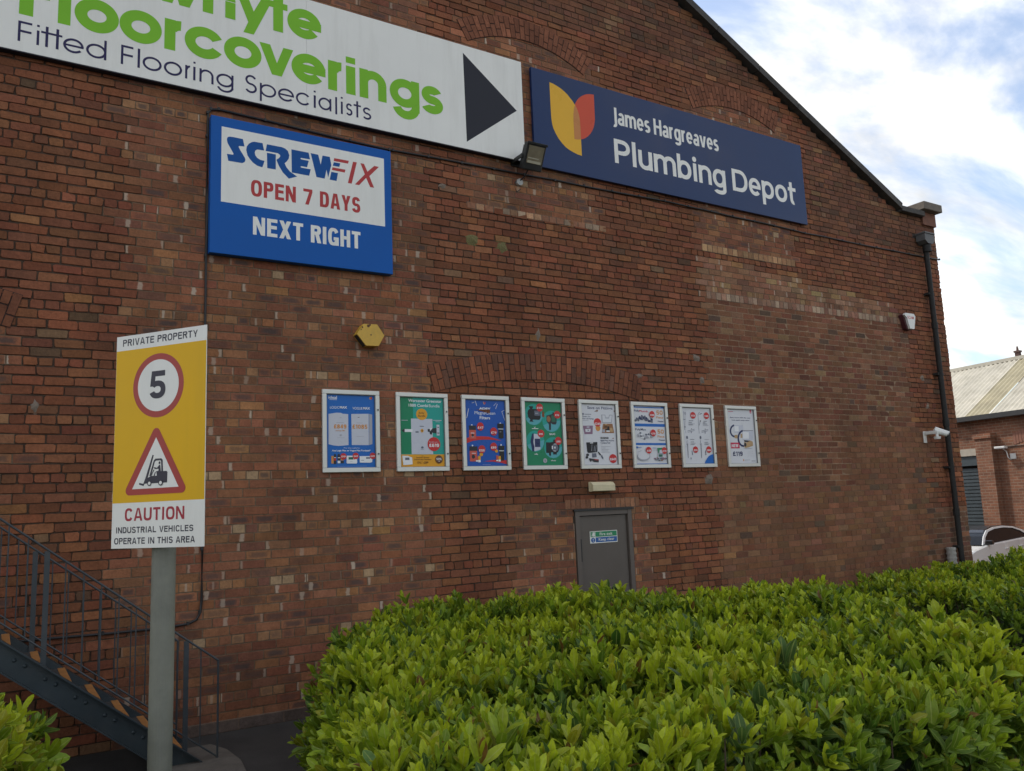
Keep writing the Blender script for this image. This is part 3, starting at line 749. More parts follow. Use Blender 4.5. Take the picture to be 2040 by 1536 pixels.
 ('c', 'print_grey', 0.5236, 0.4675, 0.0267, 0.0127),
 ('c', 'print_slate', 0.24, 0.4815, 0.0262, 0.0126),
 ('c', 'print_blue', 0.1199, 0.3122, 0.026, 0.0147),
 ('t', 'print_blue', 'hep2o', 0.149, 0.2429, 0.3057, 0.0147, 0.02),
 ('c', 'print_grey', 0.2798, 0.1745, 0.1737, 0.0664),
 ('c', 'print_paper', 0.2812, 0.1863, 0.1552, 0.0561),
 ('p', 'print_grey', [(0.129, 0.244), (0.225, 0.266), (0.231, 0.26), (0.137, 0.238)]),
 ('c', 'print_mauve', 0.5736, 0.1439, 0.0186, 0.0097),
 ('c', 'print_slate', 0.6097, 0.1238, 0.0187, 0.0097),
 ('c', 'print_grey', 0.7351, 0.1274, 0.0188, 0.0097),
 ('c', 'print_copper', 0.8128, 0.151, 0.0189, 0.0097),
 ('c', 'print_grey', 0.8506, 0.1335, 0.0189, 0.0097),
 ('c', 'print_copper', 0.7727, 0.1217, 0.0189, 0.0097),
 ('c', 'print_copper', 0.6424, 0.1509, 0.0187, 0.0097),
 ('c', 'print_grey', 0.7909, 0.1239, 0.0189, 0.0097),
 ('c', 'print_mauve', 0.5823, 0.1427, 0.0187, 0.0097),
 ('c', 'print_slate', 0.7031, 0.116, 0.0188, 0.0097),
 ('c', 'print_grey', 0.8781, 0.1501, 0.019, 0.0097),
 ('c', 'print_grey', 0.806, 0.1493, 0.0189, 0.0097),
 ('c', 'print_slate', 0.7877, 0.1328, 0.0189, 0.0097),
 ('c', 'print_grey', 0.6964, 0.1318, 0.0188, 0.0097),
 ('c', 'print_copper', 0.8412, 0.1427, 0.0189, 0.0097),
 ('c', 'print_mauve', 0.7811, 0.1508, 0.0189, 0.0097),
 ('c', 'print_mauve', 0.6654, 0.139, 0.0187, 0.0097),
 ('c', 'print_copper', 0.8632, 0.1377, 0.019, 0.0097),
 ('c', 'print_slate', 0.6726, 0.1431, 0.0188, 0.0097),
 ('c', 'print_mauve', 0.8064, 0.142, 0.0189, 0.0097),
 ('c', 'print_grey', 0.8287, 0.1302, 0.0189, 0.0097),
 ('c', 'print_mauve', 0.815, 0.1356, 0.0189, 0.0097),
 ('c', 'print_copper', 0.7708, 0.1144, 0.0189, 0.0097),
 ('c', 'print_mauve', 0.8817, 0.142, 0.019, 0.0097),
 ('c', 'print_copper', 0.6539, 0.13, 0.0187, 0.0097),
 ('c', 'print_mauve', 0.8628, 0.1336, 0.019, 0.0097),
 ('c', 'print_copper', 0.6235, 0.1306, 0.0187, 0.0097),
 ('c', 'print_mauve', 0.8032, 0.145, 0.0189, 0.0097),
 ('c', 'print_mauve', 0.5944, 0.1398, 0.0187, 0.0097),
 ('c', 'print_mauve', 0.8769, 0.1369, 0.019, 0.0097),
 ('c', 'print_grey', 0.6269, 0.1236, 0.0187, 0.0097),
 ('c', 'print_grey', 0.7374, 0.1194, 0.0188, 0.0097),
 ('c', 'print_slate', 0.7378, 0.1437, 0.0188, 0.0097),
 ('c', 'print_mauve', 0.805, 0.1261, 0.0189, 0.0097),
 ('c', 'print_slate', 0.6622, 0.1387, 0.0187, 0.0097),
 ('c', 'print_slate', 0.6518, 0.1283, 0.0187, 0.0097),
 ('c', 'print_slate', 0.633, 0.1318, 0.0187, 0.0097),
 ('c', 'print_slate', 0.8867, 0.1388, 0.019, 0.0097),
 ('c', 'print_grey', 0.6168, 0.1394, 0.0187, 0.0097),
 ('c', 'print_copper', 0.7573, 0.1178, 0.0188, 0.0097),
 ('p', 'print_green', [(0.65, 0.303), (0.831, 0.306), (0.808, 0.227), (0.686, 0.226), (0.675, 0.265)]),
 ('p', 'print_pale', [(0.692, 0.272), (0.813, 0.274), (0.79, 0.16), (0.661, 0.154)]),
 ('p', 'print_green', [(0.689, 0.272), (0.716, 0.272), (0.699, 0.22), (0.68, 0.22)]),
 ('r', 'print_slate', 0.6953, 0.2123, 0.8012, 0.2197),
 ('r', 'print_dkgreen', 0.683, 0.1676, 0.7885, 0.2047),
 ('r', 'print_blue', 0.5295, 0.2988, 0.6344, 0.3056),
 ('r', 'print_grey', 0.5523, 0.2675, 0.6196, 0.272),
 ('c', 'print_red', 0.5709, 0.8172, 0.0712, 0.0513),
 ('c', 'print_red', 0.5711, 0.5319, 0.0737, 0.0525),
 ('c', 'print_red', 0.4198, 0.2682, 0.0741, 0.0519),
 ('c', 'print_red', 0.8445, 0.2632, 0.0706, 0.0526),
 ('t', 'print_white', '£99', 0.517, 0.6215, 0.7916, 0.0271, 0.02),
 ('t', 'print_white', '£79', 0.5173, 0.6215, 0.5064, 0.0269, 0.02),
 ('t', 'print_white', '£38', 0.3698, 0.4728, 0.2467, 0.0267, 0.02),
 ('t', 'print_white', '£79', 0.793, 0.8986, 0.2406, 0.027, 0.02),
],
7: [
 ('bg', 'print_paper'),
 ('p', 'print_slate', [(0.134, 0.88), (0.145, 0.881), (0.14, 0.587), (0.129, 0.587)]),
 ('p', 'print_slate', [(0.175, 0.851), (0.183, 0.851), (0.161, 0.573), (0.167, 0.546), (0.157, 0.546)]),
 ('c', 'print_grey', 0.1826, 0.8495, 0.0273, 0.0273),
 ('r', 'print_slate', 0.1128, 0.7503, 0.1817, 0.7589),
 ('c', 'print_dark', 0.152, 0.6353, 0.019, 0.0075),
 ('p', 'print_slate', [(0.553, 0.827), (0.563, 0.827), (0.56, 0.535), (0.549, 0.535)]),
 ('p', 'print_slate', [(0.548, 0.823), (0.579, 0.866), (0.616, 0.88), (0.62, 0.874), (0.587, 0.86), (0.562, 0.824)]),
 ('p', 'print_slate', [(0.598, 0.851), (0.677, 0.862), (0.678, 0.851), (0.61, 0.837)]),
 ('p', 'print_slate', [(0.611, 0.744), (0.626, 0.744), (0.579, 0.664), (0.565, 0.663)]),
 ('c', 'print_dark', 0.6139, 0.7349, 0.0168, 0.0107),
 ('p', 'print_slate', [(0.212, 0.574), (0.425, 0.605), (0.426, 0.599), (0.212, 0.567)]),
 ('p', 'print_slate', [(0.22, 0.554), (0.418, 0.584), (0.419, 0.578), (0.22, 0.548)]),
 ('p', 'print_dark', [(0.323, 0.612), (0.345, 0.615), (0.346, 0.603), (0.327, 0.6)]),
 ('r', 'print_slate', 0.3133, 0.5394, 0.3334, 0.5666),
 ('p', 'print_slate', [(0.625, 0.577), (0.834, 0.608), (0.835, 0.602), (0.625, 0.569)]),
 ('p', 'print_slate', [(0.63, 0.556), (0.828, 0.586), (0.829, 0.58), (0.631, 0.549)]),
 ('p', 'print_dark', [(0.732, 0.613), (0.751, 0.615), (0.752, 0.603), (0.735, 0.601)]),
 ('r', 'print_slate', 0.7211, 0.5359, 0.7424, 0.5665),
 ('c', 'print_slate', 0.1871, 0.4698, 0.0271, 0.0253),
 ('p', 'print_slate', [(0.179, 0.425), (0.187, 0.425), (0.176, 0.383), (0.165, 0.383)]),
 ('r', 'print_slate', 0.1541, 0.3628, 0.2012, 0.3718),
 ('p', 'print_slate', [(0.175, 0.361), (0.186, 0.361), (0.185, 0.147), (0.174, 0.147)]),
 ('p', 'print_grey', [(0.2, 0.385), (0.208, 0.385), (0.19, 0.147), (0.182, 0.147)]),
 ('p', 'print_slate', [(0.295, 0.262), (0.309, 0.268), (0.324, 0.198), (0.299, 0.193)]),
 ('c', 'print_slate', 0.5821, 0.4721, 0.0278, 0.0257),
 ('p', 'print_slate', [(0.573, 0.427), (0.581, 0.427), (0.57, 0.384), (0.559, 0.384)]),
 ('r', 'print_slate', 0.5474, 0.3637, 0.5958, 0.3728),
 ('p', 'print_slate', [(0.569, 0.361), (0.58, 0.362), (0.577, 0.145), (0.566, 0.145)]),
 ('p', 'print_grey', [(0.595, 0.386), (0.603, 0.386), (0.583, 0.145), (0.574, 0.145)]),
 ('p', 'print_slate', [(0.691, 0.262), (0.706, 0.268), (0.72, 0.197), (0.695, 0.191)]),
 ('p', 'print_slate', [(0.248, 0.154), (0.27, 0.156), (0.268, 0.126), (0.249, 0.125)]),
 ('r', 'print_slate', 0.2737, 0.7331, 0.3983, 0.7409),
 ('r', 'print_slate', 0.2591, 0.7057, 0.3559, 0.7131),
 ('r', 'print_grey', 0.2575, 0.6831, 0.437, 0.6915),
 ('r', 'print_slate', 0.2553, 0.6665, 0.3795, 0.6741),
 ('r', 'print_slate', 0.7029, 0.7301, 0.8055, 0.7377),
 ('r', 'print_slate', 0.6825, 0.7053, 0.7609, 0.7125),
 ('r', 'print_slate', 0.6824, 0.6855, 0.8103, 0.6932),
 ('r', 'print_grey', 0.6793, 0.6641, 0.8497, 0.6723),
 ('r', 'print_slate', 0.2723, 0.4375, 0.3961, 0.4441),
 ('r', 'print_slate', 0.2805, 0.3973, 0.3769, 0.4036),
 ('r', 'print_grey', 0.2777, 0.3765, 0.4288, 0.3828),
 ('r', 'print_slate', 0.2753, 0.3586, 0.3852, 0.3648),
 ('r', 'print_grey', 0.6931, 0.4395, 0.8345, 0.4462),
 ('r', 'print_slate', 0.6864, 0.3934, 0.7994, 0.3998),
 ('r', 'print_grey', 0.6839, 0.3761, 0.8391, 0.3825),
 ('r', 'print_slate', 0.6813, 0.358, 0.8082, 0.3643),
 ('c', 'print_red', 0.4026, 0.823, 0.0805, 0.0535),
 ('c', 'print_red', 0.8011, 0.8238, 0.0797, 0.0542),
 ('c', 'print_red', 0.4076, 0.2792, 0.0754, 0.0521),
 ('c', 'print_red', 0.8027, 0.2797, 0.0774, 0.0528),
 ('t', 'print_white', '£129', 0.3433, 0.4567, 0.8032, 0.0259, 0.02),
 ('t', 'print_white', '£288', 0.7387, 0.8551, 0.8037, 0.0262, 0.02),
 ('t', 'print_white', '£59', 0.3539, 0.4579, 0.2561, 0.0267, 0.02),
 ('t', 'print_white', '£89', 0.7459, 0.8554, 0.2556, 0.0271, 0.02),
 ('p', 'print_blue', [(0.926, 0.207), (0.861, 0.2), (0.787, 0.176), (0.726, 0.14), (0.671, 0.094), (0.641, 0.049), (0.931, 0.046)]),
],
8: [
 ('bg', 'print_paper'),
 ('r', 'print_magenta', 0.1265, 0.9017, 0.2816, 0.9097),
 ('r', 'print_magenta', 0.8193, 0.8847, 0.8708, 0.9436),
 ('c', 'print_white', 0.8436, 0.9059, 0.0104, 0.0078),
 ('t', 'print_navy', 'Save more with the new', 0.1725, 0.8257, 0.7975, 0.0197, 0.025),
 ('t', 'print_navy', 'twin pack zone valve', 0.2146, 0.786, 0.7563, 0.0197, 0.025),
 ('p', 'print_pale', [(0.275, 0.683), (0.563, 0.685), (0.571, 0.557), (0.276, 0.553)]),
 ('p', 'print_white', [(0.286, 0.666), (0.423, 0.667), (0.416, 0.58), (0.287, 0.579)]),
 ('c', 'print_brass', 0.3231, 0.4929, 0.0715, 0.0301),
 ('p', 'print_navy', [(0.264, 0.478), (0.23, 0.483), (0.199, 0.493), (0.172, 0.507), (0.152, 0.525), (0.138, 0.545), (0.131, 0.568), (0.133, 0.592), (0.142, 0.615), (0.159, 0.637), (0.182, 0.657), (0.21, 0.674), (0.243, 0.686), (0.278, 0.694), (0.283, 0.666), (0.258, 0.66), (0.234, 0.651), (0.213, 0.639), (0.197, 0.624), (0.185, 0.608), (0.178, 0.591), (0.177, 0.573), (0.181, 0.556), (0.191, 0.541), (0.206, 0.528), (0.225, 0.518), (0.248, 0.511), (0.272, 0.507)]),
 ('p', 'print_pale', [(0.519, 0.594), (0.87, 0.594), (0.865, 0.435), (0.522, 0.435)]),
 ('p', 'print_white', [(0.544, 0.572), (0.734, 0.571), (0.723, 0.462), (0.533, 0.46)]),
 ('p', 'print_dark', [(0.519, 0.597), (0.872, 0.602), (0.874, 0.596), (0.518, 0.589)]),
 ('p', 'print_brass', [(0.467, 0.542), (0.525, 0.542), (0.517, 0.474), (0.456, 0.474)]),
 ('p', 'print_navy', [(0.55, 0.324), (0.504, 0.325), (0.461, 0.334), (0.423, 0.35), (0.392, 0.372), (0.37, 0.399), (0.358, 0.429), (0.357, 0.462), (0.366, 0.495), (0.385, 0.526), (0.414, 0.555), (0.45, 0.579), (0.492, 0.596), (0.538, 0.607), (0.543, 0.577), (0.508, 0.568), (0.477, 0.554), (0.449, 0.536), (0.428, 0.514), (0.413, 0.489), (0.406, 0.463), (0.407, 0.437), (0.416, 0.413), (0.432, 0.392), (0.455, 0.374), (0.484, 0.362), (0.516, 0.355), (0.551, 0.354)]),
 ('p', 'print_dark', [(0.558, 0.436), (0.783, 0.428), (0.779, 0.405), (0.575, 0.406)]),
 ('p', 'print_brass', [(0.563, 0.406), (0.646, 0.398), (0.768, 0.428), (0.839, 0.413), (0.842, 0.344), (0.676, 0.315), (0.587, 0.304), (0.547, 0.327)]),
 ('c', 'print_dark', 0.5892, 0.3606, 0.0377, 0.0316),
 ('p', 'print_tan', [(0.644, 0.387), (0.751, 0.413), (0.754, 0.345), (0.649, 0.326)]),
 ('p', 'print_grey', [(0.5, 0.301), (0.82, 0.305), (0.76, 0.292), (0.599, 0.291)]),
 ('r', 'print_magenta', 0.1272, 0.3005, 0.4031, 0.3944),
 ('t', 'print_white', 'NEW', 0.1541, 0.3623, 0.3189, 0.0505, 0.01),
 ('t', 'print_navy', '£119', 0.1758, 0.4793, 0.1772, 0.0709, 0.02),
 ('r', 'print_grey', 0.6486, 0.239, 0.8316, 0.2419),
 ('r', 'print_grey', 0.6363, 0.2091, 0.8602, 0.2115),
 ('r', 'print_grey', 0.6304, 0.1739, 0.857, 0.176),
 ('c', 'print_orange', 0.497, 0.1083, 0.0143, 0.0163),
 ('r', 'print_slate', 0.5328, 0.1078, 0.707, 0.1116),
 ('r', 'print_grey', 0.5373, 0.0914, 0.6388, 0.0945),
 ('r', 'print_slate', 0.7511, 0.0885, 0.8753, 0.0959),
 ('r', 'print_grey', 0.1694, 0.1022, 0.3532, 0.1027),
 ('r', 'print_grey', 0.1209, 0.061, 0.2617, 0.0619),
],
}

# ------------------------------------------------------------------ ground
def ground_mat():
    m = bpy.data.materials.new('asphalt')
    m.use_nodes = True
    t = m.node_tree; L = t.links.new
    b = t.nodes['Principled BSDF']
    co = N(t, 'ShaderNodeTexCoord')
    n1 = N(t, 'ShaderNodeTexNoise', i_Scale=1.3, i_Detail=8.0, i_Roughness=0.65)
    n2 = N(t, 'ShaderNodeTexNoise', i_Scale=90.0, i_Detail=3.0)
    L(co.outputs['Object'], n1.inputs['Vector']); L(co.outputs['Object'], n2.inputs['Vector'])
    r1 = N(t, 'ShaderNodeValToRGB')
    r1.color_ramp.elements[0].position = 0.3; r1.color_ramp.elements[0].color = (0.028, 0.025, 0.022, 1)
    r1.color_ramp.elements[1].position = 0.75; r1.color_ramp.elements[1].color = (0.075, 0.068, 0.06, 1)
    L(n1.outputs[0], r1.inputs[0])
    mx = N(t, 'ShaderNodeMixRGB', blend_type='MULTIPLY', i_0=0.5)
    L(r1.outputs[0], mx.inputs[1]); L(n2.outputs[0], mx.inputs[2])
    L(mx.outputs[0], b.inputs['Base Color'])
    b.inputs['Roughness'].default_value = 0.85
    bp = N(t, 'ShaderNodeBump', i_Strength=0.4, i_Distance=0.01)
    L(n2.outputs[0], bp.inputs['Height']); L(bp.outputs[0], b.inputs['Normal'])
    return m
ASPH = ground_mat()
g = MB()
xs = [-600, -60, -12, 0, 12.2, 15.0, 60, 900]
zs = [0, 0, 0, 0, 0, -0.36, -0.36, -0.36]
ys = [-600, -60, -12, 0, 30, 900]
gv = [(x, y, z) for y in ys for x, z in zip(xs, zs)]
nx = len(xs)
gf = [(j * nx + i, j * nx + i + 1, (j + 1) * nx + i + 1, (j + 1) * nx + i) for j in range(len(ys) - 1) for i in range(nx - 1)]
g.add(gv, gf, ASPH)
tag(g.build('ground'), kind='structure')
CONC = pmat('worn_concrete', (0.11, 0.095, 0.078), 0.85, 0.25, 9.0, bump=0.5, bscale=40, dirt=0.5, dscale=3.0)
pv = MB()
pv.prism([(-1.62, -1.75), (-1.16, -1.6), (-1.1, -1.1), (-1.12, -0.7), (-1.2, -0.42), (-1.75, -0.42)], 'z', 0.0, 0.012, CONC)
tag(pv.build('pavement'), kind='structure')

# ------------------------------------------------------------------ the brick warehouse
BM_ = bpy.data.materials.new('brickwork')
BM_.use_nodes = True
def brick_material():
    t = BM_.node_tree; L = t.links.new
    b = t.nodes['Principled BSDF']
    b.inputs['Roughness'].default_value = 0.88
    b.inputs['Specular IOR Level'].default_value = 0.3
    ac = N(t, 'ShaderNodeAttribute', attribute_name='col')
    auv = N(t, 'ShaderNodeAttribute', attribute_name='buv')
    amk = N(t, 'ShaderNodeAttribute', attribute_name='mk')
    suv = N(t, 'ShaderNodeSeparateXYZ'); L(auv.outputs['Vector'], suv.inputs[0])
    smk = N(t, 'ShaderNodeSeparateXYZ'); L(amk.outputs['Vector'], smk.inputs[0])
    geo = N(t, 'ShaderNodeNewGeometry')
    nf = N(t, 'ShaderNodeTexNoise', i_Scale=38.0, i_Detail=6.0, i_Roughness=0.7)
    L(geo.outputs['Position'], nf.inputs['Vector'])
    nw = N(t, 'ShaderNodeTexNoise', i_Scale=24.0, i_Detail=3.0)
    L(geo.outputs['Position'], nw.inputs['Vector'])
    def M(op, a, bb=None, c=None):
        n = N(t, 'ShaderNodeMath', operation=op)
        for i, x in enumerate((a, bb, c)):
            if x is None: continue
            if isinstance(x, (int, float)): n.inputs[i].default_value = x
            else: L(x, n.inputs[i])
        return n.outputs[0]
    wob = M('MULTIPLY', M('SUBTRACT', nw.outputs[0], 0.5), 0.3)
    du = M('ADD', M('ABSOLUTE', M('SUBTRACT', suv.outputs[0], 0.5)), wob)
    dv = M('ADD', M('ABSOLUTE', M('SUBTRACT', suv.outputs[1], 0.5)), wob)
    def ss(x, lo, hi):
        n = N(t, 'ShaderNodeMapRange', interpolation_type='SMOOTHSTEP', i_1=lo, i_2=hi)
        L(x, n.inputs[0]); return n.outputs[0]
    kiss = M('MULTIPLY', M('MULTIPLY', M('SUBTRACT', 1.0, ss(du, 0.2, 0.46)), M('SUBTRACT', 1.0, ss(dv, 0.12, 0.46))), smk.outputs[0])
    # pale lime streaks at the ends of a brick
    pu = M('SUBTRACT', suv.outputs[0], smk.outputs[2])
    pale = M('MULTIPLY', M('SUBTRACT', 1.0, ss(M('ADD', M('ABSOLUTE', pu), M('MULTIPLY', wob, 0.6)), 0.05, 0.12)), smk.outputs[1])
    nm = N(t, 'ShaderNodeTexNoise', i_Scale=11.0, i_Detail=5.0, i_Roughness=0.7)
    L(geo.outputs['Position'], nm.inputs['Vector'])
    vr = N(t, 'ShaderNodeMapRange', i_1=0.3, i_2=0.7, i_3=0.62, i_4=1.38)
    L(M('ADD', M('MULTIPLY', nf.outputs[0], .55), M('MULTIPLY', nm.outputs[0], .45)), vr.inputs[0])
    sc = N(t, 'ShaderNodeVectorMath', operation='SCALE')
    L(ac.outputs['Color'], sc.inputs[0]); L(vr.outputs[0], sc.inputs['Scale'])
    m1 = N(t, 'ShaderNodeMixRGB'); m1.inputs[2].default_value = (0.085, 0.06, 0.052, 1)
    L(kiss, m1.inputs[0]); L(sc.outputs[0], m1.inputs[1])
    m2 = N(t, 'ShaderNodeMixRGB'); m2.inputs[2].default_value = (0.5, 0.385, 0.29, 1)
    L(pale, m2.inputs[0]); L(m1.outputs[0], m2.inputs[1])
    # soot and damp stains across the wall
    ns = N(t, 'ShaderNodeTexNoise', i_Scale=0.7, i_Detail=7.0, i_Roughness=0.62)
    L(geo.outputs['Position'], ns.inputs['Vector'])
    mpv = N(t, 'ShaderNodeMapping'); mpv.inputs['Scale'].default_value = (2.2, 1.0, 0.22)
    L(geo.outputs['Position'], mpv.inputs[0])
    nv = N(t, 'ShaderNodeTexNoise', i_Scale=1.0, i_Detail=6.0, i_Roughness=0.6)
    L(mpv.outputs[0], nv.inputs['Vector'])
    st = N(t, 'ShaderNodeMapRange', i_1=0.36, i_2=0.66, i_3=0.72, i_4=1.16)
    L(M('ADD', M('MULTIPLY', ns.outputs[0], .6), M('MULTIPLY', nv.outputs[0], .4)), st.inputs[0])
    s2 = N(t, 'ShaderNodeVectorMath', operation='SCALE')
    L(m2.outputs[0], s2.inputs[0]); L(st.outputs[0], s2.inputs['Scale'])
    L(s2.outputs[0], b.inputs['Base Color'])
    bp = N(t, 'ShaderNodeBump', i_Strength=0.8, i_Distance=0.008)
    L(nf.outputs[0], bp.inputs['Height']); L(bp.outputs[0], b.inputs['Normal'])
brick_material()

CO, LEN = 0.0891, 0.249
OLD, NEW, DARKTOP, SMOOTH, LIGHTJ, PALEZ, CORNER = range(7)
def rake_z(x):
    return min(7.13 + (11.03 - x) * 0.4955 if x > -0.4 else 7.13 + (11.43 - 0.4 + x + 0.8) * 0.4955, 99) if x < 11.03 else 7.13
def arch_in(x, z):
    for (cx, hw, zs_, rise) in ((2.9, 1.55, 3.39, .2), (2.9, .95, 7.98, .24), (6.85, .92, 7.98, .2), (-4.35, 1.5, 3.82, .22)):
        if abs(x - cx) < hw:
            return True if z < zs_ + rise * (1 - ((x - cx) / hw) ** 2) else False
    return None
def zone(x, z, j):
    if z > 8.6 or (x > 8.5 and z > 6.4): return DARKTOP
    if 1.9 + j < x < 3.95 + j and 5.75 < z < 8.25: return NEW
    if 5.85 + j < x < 8.0 + j and 5.72 < z < 8.25: return NEW
    if -2.0 + j < x < 1.38 + j: return NEW
    if x < -2.9 + j * 2 and z < 3.8: return NEW
    if 2.3 + 1.3 * j < x < 4.7 + 1.6 * j and z < 2.03: return NEW
    if x > 11.0 + j * 2 and z < 1.7: return CORNER
    if 5.9 + j < x < 10.83 + j:
        if 4.97 < z < 5.64 - (x - 5.9) * 0.07 and x < 10.7: return PALEZ
        if z < 4.97:
            if z > 3.1 or (7.2 < x < 8.9 and z > 2.1): return LIGHTJ
            return SMOOTH
    if 5.84 + j < x < 11.2 + 2 * j and z < 3.1: return SMOOTH
    return OLD

def make_bricks(x0, x1, z0, ztop_fn, holes, zone_fn, name, parent, seed=3, flip=None):
    rg = np.random.default_rng(seed)
    cells = []
    nrow = int((13 - z0) / CO)
    for r_ in range(nrow):
        za = z0 + r_ * CO
        zb = za + CO
        head = (r_ % 6 == 3)
        ln = LEN / 2 if head else LEN
        x = x0 - (0.0 if head else (LEN / 2 if r_ % 2 else 0.0)) + (LEN / 4 if head else 0)
        jit = ((r_ % 2) * 2 - 1) * LEN / 4 + rg.uniform(-.05, .05)
        while x < x1:
            xa = x; w = ln * (1 + rg.uniform(-.03, .03)); xb = min(x + w, x1); x = xb
            xa = max(xa, x0)
            if xb - xa < 0.03: continue
            xm, zm = (xa + xb) / 2, (za + zb) / 2
            if zb > ztop_fn(xm) + 0.03: continue
            parts = [(xa, xb)]
            for h in holes:
                if h[2] < zm < h[3]:
                    nw = []
                    for p0, p1 in parts:
                        if p1 <= h[0] or p0 >= h[1]: nw.append((p0, p1)); continue
                        if p0 < h[0]: nw.append((p0, h[0]))
                        if p1 > h[1]: nw.append((h[1], p1))
                    parts = nw
            for p0, p1 in parts:
                if p1 - p0 > .03: cells.append((p0, p1, za, zb, zone_fn(xm, zm, jit), head))
    n = len(cells)
    A = np.array([c[:4] for c in cells]); Z = np.array([c[4] for c in cells]); H = np.array([c[5] for c in cells])
    base = np.zeros((n, 3)); kiss = np.zeros(n); pale = np.zeros(n); ppos = rg.choice([0.04, 0.96, 0.04, 0.96, 0.5, 0.3], n) + rg.uniform(-.03, .03, n)
    mort = np.zeros((n, 3)); gap = np.zeros(n); dep = np.zeros(n); cut = np.zeros(n); jitr = np.zeros(n); bev = np.zeros(n)
    def pick(mask, cols, ps, sig=.1):
        k = int(mask.sum())
        if k == 0: return
        c = np.array(cols)[rg.choice(len(cols), k, p=np.array(ps) / sum(ps))]
        lum = np.exp(rg.normal(0, sig, (k, 1)))
        base[mask] = c * lum * (1 + rg.normal(0, .05, (k, 3)))
    m = Z == OLD
    pick(m, [(.225, .083, .048), (.205, .073, .043), (.255, .1, .056), (.182, .072, .047), (.3, .13, .07), (.22, .13, .085), (.12, .07, .05)], [40, 30, 18, 10, 2.2, .6, .8])
    mort[m] = (.085, .055, .042); gap[m] = .0045; dep[m] = .009; cut[m] = .010; jitr[m] = .003; bev[m] = .0035
    m = Z == NEW
    pick(m, [(.27, .112, .068), (.23, .09, .058), (.32, .14, .085), (.33, .15, .08), (.2, .09, .065)], [36, 28, 15, 4, 8], .09)
    mort[m] = (.2, .14, .1); gap[m] = .0045; dep[m] = .004; cut[m] = .003; jitr[m] = .0012; bev[m] = .002
    k = int(m.sum()); kiss[m] = np.where(rg.random(k) < .36, rg.uniform(.3, .9, k), 0); pale[m] = np.where(rg.random(k) < .15, rg.uniform(.25, .8, k), 0)
    hm = m & H & (rg.random(n) < .45)
    base[hm] = np.array([(.36, .19, .11), (.33, .155, .08), (.42, .29, .2)])[rg.choice(3, int(hm.sum()), p=[.45, .4, .15])]
    pale[m & (rg.random(n) < .03)] = 1.0
    m = Z == DARKTOP
    pick(m, [(.18, .078, .05), (.15, .066, .045), (.21, .09, .055), (.24, .13, .08), (.12, .065, .05)], [35, 30, 18, 3, 6], .11)
    mort[m] = (.1, .068, .052); gap[m] = .005; dep[m] = .007; cut[m] = .005; jitr[m] = .002; bev[m] = .003
    m = Z == SMOOTH
    pick(m, [(.245, .115, .07), (.22, .098, .06), (.2, .1, .068), (.27, .14, .088), (.12, .08, .065)], [36, 30, 18, 10, 2.5], .09)
    mort[m] = (.21, .13, .09); gap[m] = .004; dep[m] = .004; cut[m] = .002; jitr[m] = .001; bev[m] = .002
    m = Z == LIGHTJ
    pick(m, [(.2, .085, .055), (.175, .07, .048), (.23, .105, .068), (.25, .14, .09), (.11, .07, .058)], [34, 26, 18, 7, 5], .12)
    mort[m] = (.33, .225, .16); gap[m] = .005; dep[m] = .002; cut[m] = .003; jitr[m] = .0015; bev[m] = .0015
    m = Z == PALEZ
    pick(m, [(.26, .125, .08), (.29, .15, .1), (.32, .19, .13), (.34, .22, .12), (.2, .1, .075)], [34, 26, 9, 5, 8], .11)
    mort[m] = (.19, .13, .095); gap[m] = .0045; dep[m] = .004; cut[m] = .003; jitr[m] = .0015; bev[m] = .002
    k = int(m.sum()); pale[m] = np.where(rg.random(k) < .22, rg.uniform(.25, .7, k), 0)
    m = Z == CORNER
    pick(m, [(.17, .085, .062), (.14, .07, .055), (.2, .1, .068), (.1, .065, .055)], [30, 24, 16, 8], .12)
    mort[m] = (.27, .19, .145); gap[m] = .006; dep[m] = .002; cut[m] = .003; jitr[m] = .0015; bev[m] = .0015
    # lintel and sill courses of upright pale bricks are laid as their own bands
    xa, xb, za, zb = A.T
    g2 = gap[:, None]
    c2 = np.minimum(cut, (xb - xa) * .2)[:, None] * rg.uniform(.3, 1.5, (n, 8))
    ux = np.stack([xa, xb, xb, xb, xb, xa, xa, xa], 1); sx = np.array([1, -1, -1, -1, -1, 1, 1, 1])
    uz = np.stack([za, za, za, zb, zb, zb, zb, za], 1); sz = np.array([1, 1, 1, -1, -1, -1, -1, 1])
    addx = np.array([1, 1, 0, 0, 1, 1, 0, 0]); addz = 1 - addx
    jx = rg.normal(0, 1, (n, 8)) * jitr[:, None]; jz = rg.normal(0, 1, (n, 8)) * jitr[:, None]
    ox = ux + sx * (g2 + c2 * addx) + jx
    oz = uz + sz * (g2 + c2 * addz) + jz
    cx = ((xa + xb) / 2)[:, None]; cz = ((za + zb) / 2)[:, None]
    b2 = bev[:, None]
    ix = ox + np.sign(cx - ox) * b2; iz = oz + np.sign(cz - oz) * b2
    front = -np.abs(rg.normal(0, 1, n)) * jitr * .8
    tilt = rg.normal(0, 1, (n, 2)) * (jitr[:, None] * 0.9)
    iy = front[:, None] + tilt[:, :1] * (ix - cx) / (.12) + tilt[:, 1:] * (iz - cz) / .045
    oy = np.broadcast_to(dep[:, None] + .002, ox.shape)
    Vo = np.stack([ox, oy, oz], 2); Vi = np.stack([ix, iy, iz], 2)
    my = dep[:, None] * np.ones((1, 4))
    Vm = np.stack([np.stack([xa, xb, xb, xa], 1), my, np.stack([za, za, zb, zb], 1)], 2)
    V = np.concatenate([Vo, Vi, Vm], 1).reshape(-1, 3)             # 20 per brick
    off = (np.arange(n) * 20)[:, None]
